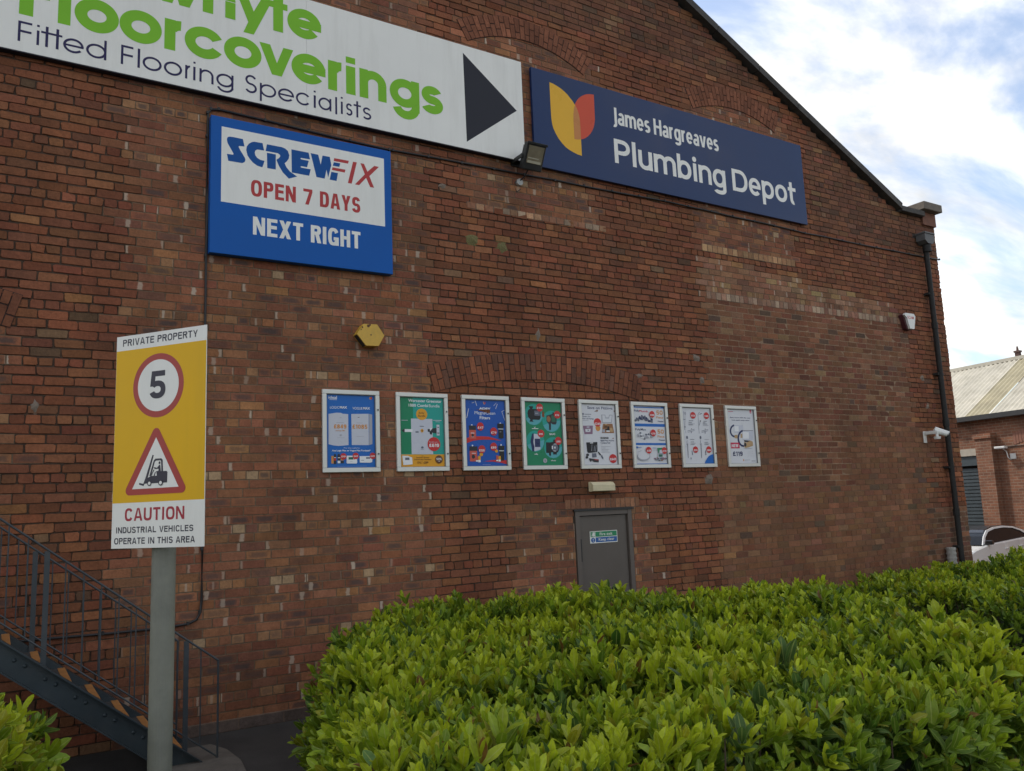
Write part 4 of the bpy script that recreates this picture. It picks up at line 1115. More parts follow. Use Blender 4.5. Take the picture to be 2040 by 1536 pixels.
    q = np.array([[k, (k + 1) % 8, 8 + (k + 1) % 8, 8 + k] for k in range(8)] + [[16, 17, 18, 19]])
    Q = (off[:, :, None] + q[None]).reshape(-1, 4)
    O = (off + np.arange(8, 16)[None])
    me = bpy.data.meshes.new(name)
    nl = Q.size + O.size
    me.vertices.add(len(V)); me.vertices.foreach_set('co', V.astype(np.float32).ravel())
    me.loops.add(nl); me.loops.foreach_set('vertex_index', np.concatenate([Q.ravel(), O.ravel()]).astype(np.int32))
    np_ = len(Q) + len(O)
    me.polygons.add(np_)
    me.polygons.foreach_set('loop_start', np.concatenate([np.arange(len(Q)) * 4, Q.size + np.arange(len(O)) * 8]).astype(np.int32))
    me.update(calc_edges=True)
    me.validate()
    me.shade_flat()
    base = base * .9 + base.mean(0) * .1; base *= np.array([.98, .95, .78]); mort *= np.array([.92, .9, .8])
    kiss[base[:, 1] > .19] = 0
    colr = np.ones((n, 20, 4)); colr[:, :16, :3] = base[:, None]; colr[:, 16:, :3] = mort[:, None]
    buv = np.zeros((n, 20, 3)); P16 = np.concatenate([Vo, Vi], 1)
    buv[:, :16, 0] = (P16[:, :, 0] - xa[:, None]) / (xb - xa)[:, None]; buv[:, :16, 1] = (P16[:, :, 2] - za[:, None]) / CO
    mk = np.zeros((n, 20, 3)); mk[:, :16, 0] = kiss[:, None]; mk[:, :16, 1] = pale[:, None]; mk[:, :16, 2] = ppos[:, None]
    a = me.attributes.new('col', 'FLOAT_COLOR', 'POINT'); a.data.foreach_set('color', colr.astype(np.float32).ravel())
    a = me.attributes.new('buv', 'FLOAT_VECTOR', 'POINT'); a.data.foreach_set('vector', buv.astype(np.float32).ravel())
    a = me.attributes.new('mk', 'FLOAT_VECTOR', 'POINT'); a.data.foreach_set('vector', mk.astype(np.float32).ravel())
    me.materials.append(BM_)
    o = bpy.data.objects.new(name, me); COL.objects.link(o)
    o.parent = parent
    return o

def attr_brick_mesh(name, boxes, parent):
    """loose shaped bricks (arches, upright courses): boxes = list of (4 front corners (x,z), y_front, y_back, colour)"""
    vs = []; fs = []; cs = []
    for q, yf, yb, c in boxes:
        cxm = sum(p[0] for p in q) / 4; czm = sum(p[1] for p in q) / 4
        b = len(vs)
        for (x, z) in q: vs.append((x, yb, z))
        for (x, z) in q:
            d = math.hypot(cxm - x, czm - z)
            vs.append((x + (cxm - x) / d * .005, yf, z + (czm - z) / d * .005))
        fs.append((b + 4, b + 5, b + 6, b + 7))
        for k in range(4): fs.append((b + k, b + (k + 1) % 4, b + 4 + (k + 1) % 4, b + 4 + k))
        cs += [(*c, 1)] * 8
    me = bpy.data.meshes.new(name); me.from_pydata(vs, [], fs)
    a = me.attributes.new('col', 'FLOAT_COLOR', 'POINT'); a.data.foreach_set('color', np.array(cs, np.float32).ravel())
    me.attributes.new('buv', 'FLOAT_VECTOR', 'POINT'); me.attributes.new('mk', 'FLOAT_VECTOR', 'POINT')
    me.materials.append(BM_)
    o = bpy.data.objects.new(name, me); COL.objects.link(o); o.parent = parent
    return o

ware = empty('brick_warehouse', (4, 6, 0), 'large red brick warehouse gable wall with blocked up arches and sloping dark coping', 'warehouse')
WI = MB()   # everything below is written in world metres and shifted under the building's base
def put(o):
    o.location = (-4, -6, 0); return o
door_hole = (3.29, 4.23, -1, 1.94)
cap_hole = (11.41, 11.55, 6.66, 6.8)
wall = put(make_bricks(-7.2, 12.15, 0.0, rake_z, [door_hole, cap_hole], zone, 'wall', ware))
# solid shell behind the facing bricks: gable, side wall and rear
SIDE = pmat('side_brick', (.17, .075, .05), .9, .3, 7.0, bump=.5, bscale=14)
MORT = pmat('dark_mortar', (.07, .05, .04), .95, .25, 30)
core = MB()
gx = 12.13
core.prism([(-7.25, 0), (3.3, 0), (3.3, 1.93), (4.22, 1.93), (4.22, 0), (gx, 0), (gx, 7.1), (11.03, 7.1), (-0.4, 12.75), (-7.25, 9.3)], 'y', 0.021, 0.33, MORT)
core.box((gx - .3, .34, 0), (gx, 26, 6.9), SIDE)
put(core.build('wall_core', ware))
ROOFM = pmat('roof_sheet', (.16, .16, .16), .7, .2, 5)
rf = MB()
rf.add([(12.1, .3, 6.95), (12.1, 26, 6.95), (-.4, 26, 12.7), (-.4, .3, 12.7)], [(0, 1, 2, 3)], ROOFM)
rf.add([(-.4, .3, 12.7), (-.4, 26, 12.7), (-12.9, 26, 6.95), (-12.9, .3, 6.95)], [(0, 1, 2, 3)], ROOFM)
put(rf.build('roof', ware))
# arches of upright bricks
def arch(name, cx, hw, z_spring_in, rise_in, th, wid, n_rings, cols, label):
    # circle through the inner springing points and crown
    r_in = (hw * hw + rise_in * rise_in) / (2 * rise_in)
    cz = z_spring_in + rise_in - r_in
    a = math.asin(hw / r_in)
    n = int(2 * a * (r_in + th / 2) / wid)
    boxes = []
    rg = random.Random(name + str(cx))
    for i in range(n):
        t0 = -a + 2 * a * i / n; t1 = -a + 2 * a * (i + 1) / n
        g_ = .0035 / (r_in + th / 2)
        t0 += g_; t1 -= g_
        cuts = [0, th * (.36 if i % 2 else .64), th] if n_rings == 2 else [0, th]
        cuts = [c + (rg.uniform(-.02, .02) if 0 < k < len(cuts) - 1 else 0) for k, c in enumerate(cuts)]
        for k in range(len(cuts) - 1):
            r0 = r_in + cuts[k] + .003; r1 = r_in + cuts[k + 1] - .003
            q = [(cx + r0 * math.sin(t0), cz + r0 * math.cos(t0)), (cx + r0 * math.sin(t1), cz + r0 * math.cos(t1)),
                 (cx + r1 * math.sin(t1), cz + r1 * math.cos(t1)), (cx + r1 * math.sin(t0), cz + r1 * math.cos(t0))]
            c = rg.choice(cols); l = math.exp(rg.gauss(0, .12))
            boxes.append((q, -.010 - rg.random() * .004, .012, tuple(v * l for v in c)))
    # dark joint bed behind the voussoirs
    m = 28
    for i in range(m):
        t0 = -a + 2 * a * i / m; t1 = -a + 2 * a * (i + 1) / m
        r0 = r_in - .004; r1 = r_in + th + .004
        q = [(cx + r0 * math.sin(t0), cz + r0 * math.cos(t0)), (cx + r0 * math.sin(t1), cz + r0 * math.cos(t1)),
             (cx + r1 * math.sin(t1), cz + r1 * math.cos(t1)), (cx + r1 * math.sin(t0), cz + r1 * math.cos(t0))]
        boxes.append((q, -.0055, .012, (.06, .035, .028)))
    o = attr_brick_mesh(name, boxes, ware)
    if label: o['label'] = label
    return put(o)
AC = [(.2, .072, .036), (.175, .064, .034), (.225, .082, .04), (.155, .07, .043)]
AC2 = [(.225, .083, .043), (.205, .076, .04), (.24, .09, .047)]
arch('window_arch', 2.92, 1.56, 3.385, .21, .335, .078, 2, AC, 'wide low brick arch above the poster frames')
arch('window_arch', 2.9, .93, 7.98, .25, .30, .076, 2, AC2, 'small red brick arch above the white sign')
arch('window_arch', 6.85, .92, 7.97, .20, .33, .076, 2, AC2, 'small red brick arch above the navy sign')
arch('window_arch', -4.4, 1.5, 3.81, .21, .33, .078, 2, AC, 'brick arch cut off by the left edge of the picture')
# sill course, pale upright course, door lintel course
def upright(name, x0, x1, z0, z1, wid, cols, prob_skip=0.0, yf=-.004):
    boxes = []; rg = random.Random(name + str(x0)); x = x0
    while x < x1 - .02:
        w = wid * rg.uniform(.9, 1.1)
        if rg.random() >= prob_skip:
            c = rg.choice(cols); l = math.exp(rg.gauss(0, .16))
            boxes.append(([(x + .004, z0 + .005), (x + w - .004, z0 + .005), (x + w - .004, z1 - .005), (x + .004, z1 - .005)], yf - rg.random() * .003, .012, tuple(v * l for v in c)))
        x += w
    boxes.append(([(x0 - .002, z0), (x, z0), (x, z1), (x0 - .002, z1)], yf + .0025, .012, (.16, .11, .08)))
    return put(attr_brick_mesh(name, boxes, ware))
upright('sill_course', 5.9, 7.95, 5.70, 5.82, .115, [(.36, .2, .1), (.33, .17, .085), (.4, .24, .12)])
upright('sill_course', 1.88, 4.05, 5.72, 5.81, .125, [(.36, .2, .11), (.3, .14, .08), (.38, .27, .18)])
upright('soldier_course', 5.92, 10.75, 4.965, 5.085, .1, [(.33, .22, .15), (.35, .25, .17), (.28, .155, .1), (.27, .13, .085), (.32, .2, .135)])
upright('door_lintel', 3.15, 4.34, 1.955, 2.085, .083, [(.32, .15, .08), (.28, .125, .07)])
upright('plinth', -1.35, 0.9, 0.0, .105, .46, [(.12, .085, .068), (.1, .072, .06)], yf=-.035)
# repairs: lumps of cement and moss on the face
PATCH = pmat('cement_patch', (.2, .155, .12), .95, .3, 30, bump=.6)
MOSS = pmat('dry_moss', (.15, .13, .05), .95, .4, 60, bump=.8)
def blob(x, z, rx, rz, mat, sd):
    pm = MB()
    rg = random.Random(sd); n = 11; vs = [(x, -.018, z)]
    for k in range(n):
        t = 2 * math.pi * k / n; q = rg.uniform(.65, 1.15)
        vs.append((x + rx * q * math.cos(t), .004, z + rz * q * math.sin(t)))
    pm.add(vs, [(0, 1 + (k + 1) % n, 1 + k) for k in range(n)], mat)
    put(pm.build('cement_patch' if mat is PATCH else 'moss_tuft', ware))
for i, (x, z, rx, rz) in enumerate([(11.2, 4.02, .07, .08), (11.27, 3.5, .075, .075), (5.62, 4.05, .08, .07), (5.7, 3.72, .07, .08), (2.87, 4.2, .05, .1), (2.87, 3.78, .04, .06), (4.5, 3.72, .09, .07), (5.7, 2.3, .13, .1), (1.55, 5.95, .06, .05), (-2.68, 3.1, .04, .08)]):
    blob(x, z, rx, rz, PATCH, i)
blob(2.38, 5.28, .11, .1, MOSS, 91); blob(1.95, 5.32, .1, .09, MOSS, 92)
# coping up the rake, flat return and capping stone
COP = pmat('coping_stone', (.06, .055, .05), .85, .35, 8, bump=.5, bscale=25, dirt=.4, dcol=(.16, .14, .12))
CAPS = pmat('cap_stone', (.15, .125, .1), .85, .3, 12, bump=.5, bscale=30)
cp = MB()
def rake_piece(xa, xb):
    za, zb = 7.13 + (11.03 - xa) * .4955, 7.13 + (11.03 - xb) * .4955
    cp.prism([(xa, za), (xb, zb), (xb + .03, zb + .11), (xa + .03, za + .11)], 'y', -.11, .42, COP)
xx = 11.0
while xx > -0.4:
    rake_piece(xx - .895, xx - .005); xx -= .9
for i in range(12):
    xa = -.45 - .9 * i
    za = 12.78 - .4955 * (.9 * i); zb = za - .4955 * .89
    cp.prism([(xa, za), (xa - .89, zb), (xa - .89, zb + .11), (xa, za + .11)], 'y', -.11, .42, COP)
cp.box((11.005, -.11, 7.115), (11.72, .42, 7.215), COP, .01)
put(cp.build('coping', ware))
cs = MB(); cs.box((11.62, -.17, 7.235), (12.2, .5, 7.385), CAPS, .012)
put(cs.build('cap_stone', ware))
pr_ = MB(); pr_.box((11.73, -.045, 6.98), (12.152, .02, 7.232), pmat('pier_brick', (.19, .085, .055), .9, .3, 9, bump=.4))
put(pr_.build('pier', ware))
# downpipe with hopper
PIPE = pmat('pipe_black', (.022, .021, .02), .6, .3, 6, spec=.25, dirt=.25, dcol=(.07, .06, .05))
HOP = pmat('hopper_grey', (.1, .1, .1), .6, .2, 8)
dp = MB()
dp.tube([(11.62, -.1, 6.45), (11.62, -.1, 3.2)], .047, PIPE, 14)
dp.tube([(11.625, -.1, 3.25), (11.625, -.1, .02)], .047, PIPE, 14)
for z in (5.0, 3.2, 1.6): dp.tube([(11.62, -.1, z - .06), (11.62, -.1, z + .06)], .056, PIPE, 14)
for z in (5.6, 4.1, 2.4, 1.0): dp.box((11.53, -.11, z - .02), (11.71, -.01, z + .02), PIPE)
dpo = put(dp.build('downpipe', ware))
hp = MB()
hp.prism([(11.47, 6.74), (11.76, 6.74), (11.76, 6.6), (11.69, 6.54), (11.55, 6.54), (11.47, 6.6)], 'y', -.2, -.02, HOP)
hp.box((11.455, -.215, 6.725), (11.775, -.01, 6.755), HOP, .006)
hp.tube([(11.62, -.12, 6.53), (11.62, -.12, 6.4)], .075, PIPE, 14)
ho = hp.build('hopper', dpo)
# fire door
DOOR = pmat('door_paint', (.102, .083, .069), .45, .1, 2.0, bump=.05, bscale=200, dirt=.35, dscale=4, dcol=(.14, .125, .11), streak=True)
FRM = pmat('door_frame_paint', (.112, .09, .075), .5, .08, 4)
BLK = pmat('black_metal', (.02, .02, .02), .5, .2, 20)
df = MB()
df.box((3.3, -.015, 0.0), (3.365, .12, 1.93), FRM); df.box((4.155, -.015, 0), (4.22, .12, 1.93), FRM); df.box((3.366, -.012, 1.872), (4.154, .12, 1.929), FRM)
df.box((3.27, -.03, 1.931), (4.25, .02, 1.953), BLK)
dr = MB(); dr.box((3.375, .02, .02), (4.146, .065, 1.864), DOOR, .004)
dro = put(dr.build('fire_door', ware))
dfo = df.build('door_frame', dro)
for (za_, zb_) in ((1.3, 1.58), (.25, .45)):
    hg = MB(); hg.tube([(3.37, -.008, za_), (3.37, -.008, zb_)], .011, BLK, 8); hg.build('hinge', dro)
bk = MB(); bk.box((3.36, .13, 0), (4.16, .15, 1.9), BLK); put(bk.build('door_backing', ware))

# ------------------------------------------------------------------ printed and painted sign colours
PW = pmat('sign_white', (.80, .785, .725), .35, .03, 2.0, dirt=.3, dscale=5, dcol=(.5, .48, .41), streak=True)
GREEN = pmat('sign_green', (.21, .50, .035), .5, .05, 3, spec=.15)
NAVYL = pmat('sign_navy_letter', (.035, .03, .09), .5, .05, 3, spec=.15)
ARROW = pmat('sign_arrow', (.03, .031, .04), .5, .05, 3, spec=.15)
SBLUE = pmat('sign_blue', (.01, .10, .38), .5, .05, 2, spec=.15)
SBLUE2 = pmat('sign_blue_vinyl', (.012, .085, .30), .5, .05, 2, spec=.15)
SRED = pmat('sign_red', (.46, .06, .06), .5, .06, 2, spec=.15)
NAVY = pmat('sign_navy', (.009, .03, .105), .2, .05, 1.5, spec=.26)
YEL = pmat('logo_yellow', (.78, .43, .035), .3, .04, 3, spec=.2)
LRED = pmat('logo_red', (.62, .085, .04), .3, .04, 3, spec=.2)
LMIX = pmat('logo_overlap', (.56, .23, .07), .3, .04, 3, spec=.2)
EDGE = pmat('sign_edge_dark', (.03, .03, .045), .5, .1, 5, spec=.2)

# ---- geometric letters: rings and bars (light and heavy weights)
def geo_letters(A, spec, mat, t):
    """spec: (glyph, x0, x1); xh = 1 letters sit between base and base+xh. t = stroke weight"""
    pass
class Geo:
    def __init__(s, art, base, xh, asc, t, mat):
        s.a, s.b, s.x, s.h, s.t, s.m = art, base, xh, asc, t, mat
    def bar(s, u0, v0, u1, v1):
        s.a.rect(u0, v0, u1, v1, s.m); s.a.k = 1 + s.a.k % 6
    def o(s, x0, x1, th=None, over=0.0):
        t = th or s.t
        ru, rv = (x1 - x0) / 2, (s.x + 2 * over) / 2
        s.a.ring((x0 + x1) / 2, s.b + s.x / 2, ru, rv, ru - t, rv - t, s.m); s.a.k = 1 + s.a.k % 6
    def arc(s, x0, x1, a0, a1, v0=None, v1=None, th=None):
        t = th or s.t
        v0 = s.b if v0 is None else v0; v1 = s.b + s.x if v1 is None else v1
        ru, rv = (x1 - x0) / 2, (v1 - v0) / 2
        s.a.ring((x0 + x1) / 2, (v0 + v1) / 2, ru, rv, ru - t, rv - t, s.m, a0, a1); s.a.k = 1 + s.a.k % 6
    def l(s, x0, x1): s.bar(x0, s.b, x1, s.b + s.h)
    def i(s, x0, x1):
        bold = s.t > .05
        s.bar(x0, s.b, x1, s.b + s.x * (.965 if bold else 1)); s.bar(x0, s.b + s.h - s.t * (.72 if bold else .95), x1, s.b + s.h)
    def F(s, x0, x1, c=1.0):
        s.bar(x0, s.b, x0 + s.t * c, s.b + s.h); s.bar(x0 + s.t * c, s.b + s.h - s.t, x1, s.b + s.h); s.bar(x0 + s.t * c, s.b + s.h * .46, x1 - .003, s.b + s.h * .46 + s.t)
    def e(s, x0, x1):
        s.arc(x0, x1, 0, 322)
        mid = s.b + s.x * .5
        s.bar(x0 + s.t * .5, mid - s.t * .5, x1 - .001, mid + s.t * .42)
    def c(s, x0, x1): s.arc(x0, x1, 36, 324)
    def d(s, x0, x1): s.o(x0, x1); s.bar(x1 - s.t, s.b, x1, s.b + s.h)
    def a_(s, x0, x1): s.o(x0, x1); s.bar(x1 - s.t, s.b, x1, s.b + s.x)
    def g(s, x0, x1, drop):
        s.o(x0, x1); s.bar(x1 - s.t, s.b - drop * .25, x1, s.b + s.x)
        s.arc(x0 + s.t * .3, x1, 195, 360, s.b - drop, s.b - drop + s.x * .92)
    def p(s, x0, x1, drop): s.o(x0, x1); s.bar(x0, s.b - drop, x0 + s.t, s.b + s.x)
    def n(s, x0, x1):
        s.bar(x0, s.b, x0 + s.t, s.b + s.x); s.bar(x1 - s.t, s.b, x1, s.b + s.x * .55)
        s.arc(x0, x1, 0, 180, s.b + s.x * .1, s.b + s.x * 1.0)
    def r(s, x0, x1):
        s.bar(x0, s.b, x0 + s.t, s.b + s.x)
        w = (x1 - x0)
        s.arc(x0 + s.t * .1, x1 + w * .55, 88, 168, s.b + s.x * .2, s.b + s.x * 1.01)
    def S(s, x0, x1, h):
        w = x1 - x0; rv = (h + s.t) / 4
        c1 = s.b + h - rv; c2 = s.b + rv
        s.a.ring((x0 + x1) / 2, c1, w / 2 * .93, rv, w / 2 * .93 - s.t, rv - s.t, s.m, 25, 275)
        s.a.ring((x0 + x1) / 2, c2, w / 2, rv, w / 2 - s.t, rv - s.t, s.m, -155, 95); s.a.k = 1 + s.a.k % 6
    def poly(s, p):
        s.a.poly(p, s.m); s.a.k = 1 + s.a.k % 6

# ---- white flooring sign
whs = empty('shop_sign', (0, 0, 6.46), 'long white sign with green Floorcoverings lettering and dark arrow high on brick wall', 'sign', 'shop signs on the warehouse wall')
b = MB()
for (xa, xb) in ((-4.6, -3.6), (-3.598, -.175), (-.173, 2.73)):
    b.box((xa, -.085, 0), (xb, -.03, 1.39), PW)
b.box((-4.61, -.03, -.008), (2.738, -.001, 1.398), EDGE)
b.box((-4.6, -.082, -.01), (2.73, -.03, -.001), EDGE)
b.build('panel', whs)
A = Art(org=(0, -.085, -6.46), step=.0003)
G = Geo(A, 6.832, .342, .45, .107, GREEN)
G.F(-2.954, -2.70, 1.1); G.l(-2.631, -2.522)
G.o(-2.491, -2.096, .112, .006); G.o(-2.091, -1.695, .11, .006)
G.r(-1.669, -1.473); G.arc(-1.472, -1.075, 28, 332, G.b - .006, G.b + .348); G.o(-1.075, -.677, .11, .006)
G.poly([(-.701, 7.178), (-.583, 7.178), (-.508, 6.975), (-.436, 7.178), (-.326, 7.178), (-.455, 6.83), (-.563, 6.83)])
G.b = 6.822; G.x = .357; G.e(-.346, .047)
G.b = 6.815; G.x = .36; G.h = .46; G.r(.076, .272); G.i(.291, .406); G.n(.456, .794)
G.g(.836, 1.225, .148)
G.S(1.246, 1.545, .36)
# second line of the heading, 'whyte'
G.b = 7.356; G.x = .355; G.h = .47
G.poly([(-1.80, 7.71), (-1.69, 7.71), (-1.635, 7.52), (-1.578, 7.71), (-1.50, 7.71), (-1.44, 7.52), (-1.40, 7.71), (-1.30, 7.71), (-1.429, 7.356), (-1.53, 7.356), (-1.565, 7.47), (-1.60, 7.356), (-1.70, 7.356)])
G.bar(-1.297, 7.356, -1.19, 7.83); G.bar(-1.066, 7.356, -.959, 7.55); G.arc(-1.297, -.959, 0, 180, 7.4, 7.715)
G.poly([(-.96, 7.71), (-.845, 7.71), (-.763, 7.517), (-.672, 7.71), (-.56, 7.71), (-.762, 7.243), (-.873, 7.243), (-.822, 7.375)])
G.bar(-.55, 7.356, -.44, 7.83); G.bar(-.62, 7.632, -.39, 7.708)
G.x = .357; G.e(-.392, -.001)
# light second line
G = Geo(A, 6.556, .15, .207, .022, NAVYL)
G.F(-2.954, -2.84); G.i(-2.80, -2.778)
G.bar(-2.727, 6.557, -2.704, 6.765); G.bar(-2.638, 6.557, -2.614, 6.765); G.bar(-2.764, 6.69, -2.586, 6.711)
G.e(-2.577, -2.40); G.d(-2.379, -2.199)
G.F(-2.069, -1.957); G.l(-1.916, -1.893); G.o(-1.869, -1.689); G.o(-1.668, -1.492); G.r(-1.462, -1.403); G.i(-1.382, -1.36); G.n(-1.32, -1.178); G.g(-1.15, -.973, .06)
G.S(-.853, -.726, .207); G.b = 6.55; G.p(-.694, -.516, .06); G.e(-.496, -.318); G.c(-.297, -.13); G.i(-.094, -.07)
G.a_(-.04, .112); G.bar(.158, 6.53, .181, 6.74); G.i(.225, .248); G.S(.285, .365, .15)
G.bar(.412, 6.55, .435, 6.75); G.bar(.38, 6.685, .468, 6.705); G.S(.49, .595, .15)
A.lv(1).poly([(1.852, 7.744), (1.866, 6.553), (2.632, 7.141)], ARROW)
A.build('lettering', whs)

# ---- blue trade sign
scs = empty('shop_sign', (0, 0, 4.72), 'square blue and white sign reading open 7 days next right under the long white sign', 'sign', 'shop signs on the warehouse wall')
b = MB(); b.box((-1.2, -.1, 0), (.825, -.012, 1.49), SBLUE, .006)
b.box((-1.19, -.011, .01), (.815, -.001, 1.48), EDGE)
b.build('panel', scs)
A = Art(org=(0, -.1, -4.72))
A.rect(-1.093, 5.278, .737, 6.103, PW)
SP = {'S': [(-1.024, 6.0), (-1.005, 6.006), (-.969, 6.008), (-.874, 6.007), (-.857, 5.927), (-.914, 5.921), (-.918, 5.909), (-.899, 5.874), (-.851, 5.8), (-.846, 5.778), (-.855, 5.753), (-.88, 5.736), (-1.023, 5.735), (-1.037, 5.809), (-.974, 5.811), (-.97, 5.825), (-.991, 5.861), (-1.032, 5.931), (-1.039, 5.969), (-1.035, 5.989)],
 'C': [(-.65, 5.923), (-.667, 6.004), (-.752, 6.002), (-.78, 5.993), (-.812, 5.966), (-.833, 5.932), (-.839, 5.891), (-.825, 5.834), (-.802, 5.799), (-.765, 5.762), (-.723, 5.738), (-.676, 5.73), (-.667, 5.732), (-.645, 5.807), (-.69, 5.81), (-.723, 5.825), (-.742, 5.851), (-.749, 5.879), (-.744, 5.903), (-.723, 5.92)],
 'R': [(-.62, 6.001), (-.461, 6.001), (-.423, 5.993), (-.393, 5.971), (-.376, 5.924), (-.384, 5.881), (-.403, 5.849), (-.428, 5.822), (-.408, 5.78), (-.369, 5.737), (-.291, 5.695), (-.382, 5.655), (-.447, 5.712), (-.49, 5.779), (-.514, 5.835), (-.516, 5.848), (-.49, 5.868), (-.476, 5.891), (-.478, 5.908), (-.5, 5.922), (-.634, 5.922)],
 'R2': [(-.62, 5.904), (-.524, 5.904), (-.524, 5.732), (-.616, 5.731)],
 'E': [(-.353, 5.997), (-.161, 5.997), (-.144, 5.921), (-.246, 5.919), (-.253, 5.911), (-.246, 5.903), (-.159, 5.902), (-.179, 5.824), (-.244, 5.824), (-.253, 5.815), (-.245, 5.807), (-.137, 5.807), (-.156, 5.729), (-.35, 5.731)],
 'W': [(-.138, 5.997), (-.051, 5.995), (-.023, 5.884), (-.002, 5.995), (.083, 5.996), (.1, 5.903), (.062, 5.75), (.043, 5.837), (.021, 5.728), (-.073, 5.73)],
 'F1': [(.129, 5.942), (.205, 5.943), (.193, 5.899), (.116, 5.898)], 'F2': [(.099, 5.823), (.177, 5.822), (.159, 5.725), (.079, 5.727)]}
for k, p in SP.items(): A.lv(2).poly(p, SBLUE2)
for p in ([(.134, 5.992), (.307, 5.993), (.297, 5.957), (.128, 5.956)], [(.114, 5.879), (.265, 5.879), (.256, 5.843), (.105, 5.846)], [(.357, 5.992), (.403, 5.993), (.338, 5.725), (.292, 5.726)],
          [(.446, 5.993), (.491, 5.991), (.531, 5.905), (.616, 5.991), (.674, 5.99), (.554, 5.856), (.609, 5.724), (.56, 5.725), (.513, 5.827), (.428, 5.724), (.376, 5.724), (.498, 5.867)]):
    A.lv(2).poly(p, SRED)
A.lv(2).caps('OPEN', -.787, -.305, 5.393, .18, .036, SRED)
A.lv(2).caps('7', -.222, -.12, 5.393, .18, .036, SRED)
A.lv(2).caps('DAYS', -.035, .437, 5.393, .18, .036, SRED)
A.lv(1).caps('NEXT', -.764, -.225, 4.97, .198, .041, PW)
A.lv(1).caps('RIGHT', -.14, .435, 4.97, .198, .041, PW)
A.build('lettering', scs)

# ---- navy plumbing sign
jhs = empty('shop_sign', (0, 0, 6.45), 'long navy sign with white plumbing lettering and yellow and red leaf emblem', 'sign', 'shop signs on the warehouse wall')
b = MB(); b.box((2.9, -.065, 0), (8.325, -.02, 1.39), NAVY, .003)
b.box((2.93, -.019, .03), (8.3, -.001, 1.36), EDGE)
b.build('panel', jhs)
A = Art(org=(0, -.065, -6.45), step=.0008)
LR = [(3.948, 7.693), (3.944, 7.485), (3.942, 7.319), (3.93, 7.26), (3.915, 7.206), (3.885, 7.145), (3.85, 7.094), (3.805, 7.047), (3.758, 7.01), (3.72, 6.99), (3.677, 6.972), (3.62, 6.958), (3.565, 6.953), (3.565, 7.195), (3.569, 7.316), (3.58, 7.38), (3.595, 7.436), (3.615, 7.487), (3.639, 7.528), (3.675, 7.573), (3.72, 7.613), (3.77, 7.645), (3.82, 7.67), (3.88, 7.685)]
LY = [(3.192, 7.69), (3.25, 7.684), (3.311, 7.669), (3.376, 7.647), (3.437, 7.615), (3.49, 7.58), (3.535, 7.536), (3.57, 7.505), (3.597, 7.471), (3.626, 7.43), (3.649, 7.383), (3.665, 7.33), (3.675, 7.276), (3.679, 7.155), (3.678, 6.735), (3.605, 6.742), (3.534, 6.759), (3.468, 6.779), (3.407, 6.808), (3.348, 6.855), (3.294, 6.912), (3.253, 6.973), (3.219, 7.038), (3.203, 7.1), (3.195, 7.168), (3.192, 7.374)]
A.poly(LR, LRED); A.poly(LY, YEL)
A.poly([(3.597, 7.441), (3.612, 7.455), (3.626, 7.43), (3.649, 7.383), (3.665, 7.33), (3.675, 7.276), (3.679, 7.155), (3.678, 6.974), (3.62, 6.958), (3.565, 6.953), (3.565, 7.195), (3.569, 7.316), (3.58, 7.38)], LMIX)
A.build('emblem', jhs)
A = Art(org=(0, -.065, -6.45), step=.0005)
A.lv(1).lower('James Hargreaves', 4.272, 6.36, 7.337, .185, .25, .075, .044, PW)
A.build('lettering', jhs)
A = Art(org=(0, -.065, -6.45), step=.0005)
A.lv(1).lower('Plumbing Depot', 4.26, 8.09, 6.752, .285, .36, .115, .069, PW)
A.build('lettering', jhs)

# ------------------------------------------------------------------ poster frames
PC = {'print_blue': (.012, .13, .46), 'print_royal': (.012, .09, .40), 'print_white': (.78, .78, .78), 'print_pale': (.55, .56, .62), 'print_grey': (.38, .38, .42), 'print_slate': (.13, .14, .18),
      'print_dark': (.03, .03, .035), 'print_black': (.015, .015, .018), 'print_orange': (.62, .26, .06), 'print_amber': (.72, .33, .02), 'print_red': (.55, .03, .03), 'print_green': (.012, .22, .10),
      'print_dkgreen': (.03, .13, .08), 'print_teal': (.02, .33, .27), 'print_brown': (.12, .05, .02), 'print_coral': (.55, .1, .07), 'print_sky': (.10, .38, .42), 'print_navy': (.02, .03, .10),
      'print_copper': (.3, .14, .06), 'print_tan': (.5, .32, .16), 'print_mauve': (.26, .15, .22), 'print_paper': (.66, .66, .68), 'print_magenta': (.55, .02, .07), 'print_brass': (.45, .3, .16)}
PM = {k: pmat(k, v, .3, .03, 5.0, spec=.25) for k, v in PC.items()}
ALU = pmat('silver_frame', (.64, .63, .575), .38, .05, 10, metal=.25, spec=.6)
ALU2 = pmat('frame_gasket', (.2, .2, .2), .6, .1, 10)
LOCK = pmat('lock_barrel', (.25, .25, .25), .3, .1, 30, metal=.8)
FW, FH = .659, .9
PX = [0.0, .8605, 1.7059, 2.5476, 3.4276, 4.3043, 5.1929, 6.0911]
PL = ['poster frame advertising two white boilers on a blue sheet, beside the yellow alarm', 'poster frame with green and teal boiler bundle sheet and amber foot', 'poster frame with royal blue filters sheet crossed by red waves',
      'poster frame with dark green sheet showing four pumps in teal circles', 'poster frame with white Save on Fittings sheet above the door lamp', 'poster frame with white sheet split by blue bands and two orange 50s',
      'poster frame with white shower sheet and blue quarter circle corner', 'poster frame with white valve sheet and red NEW label, last of the row']
F0 = None
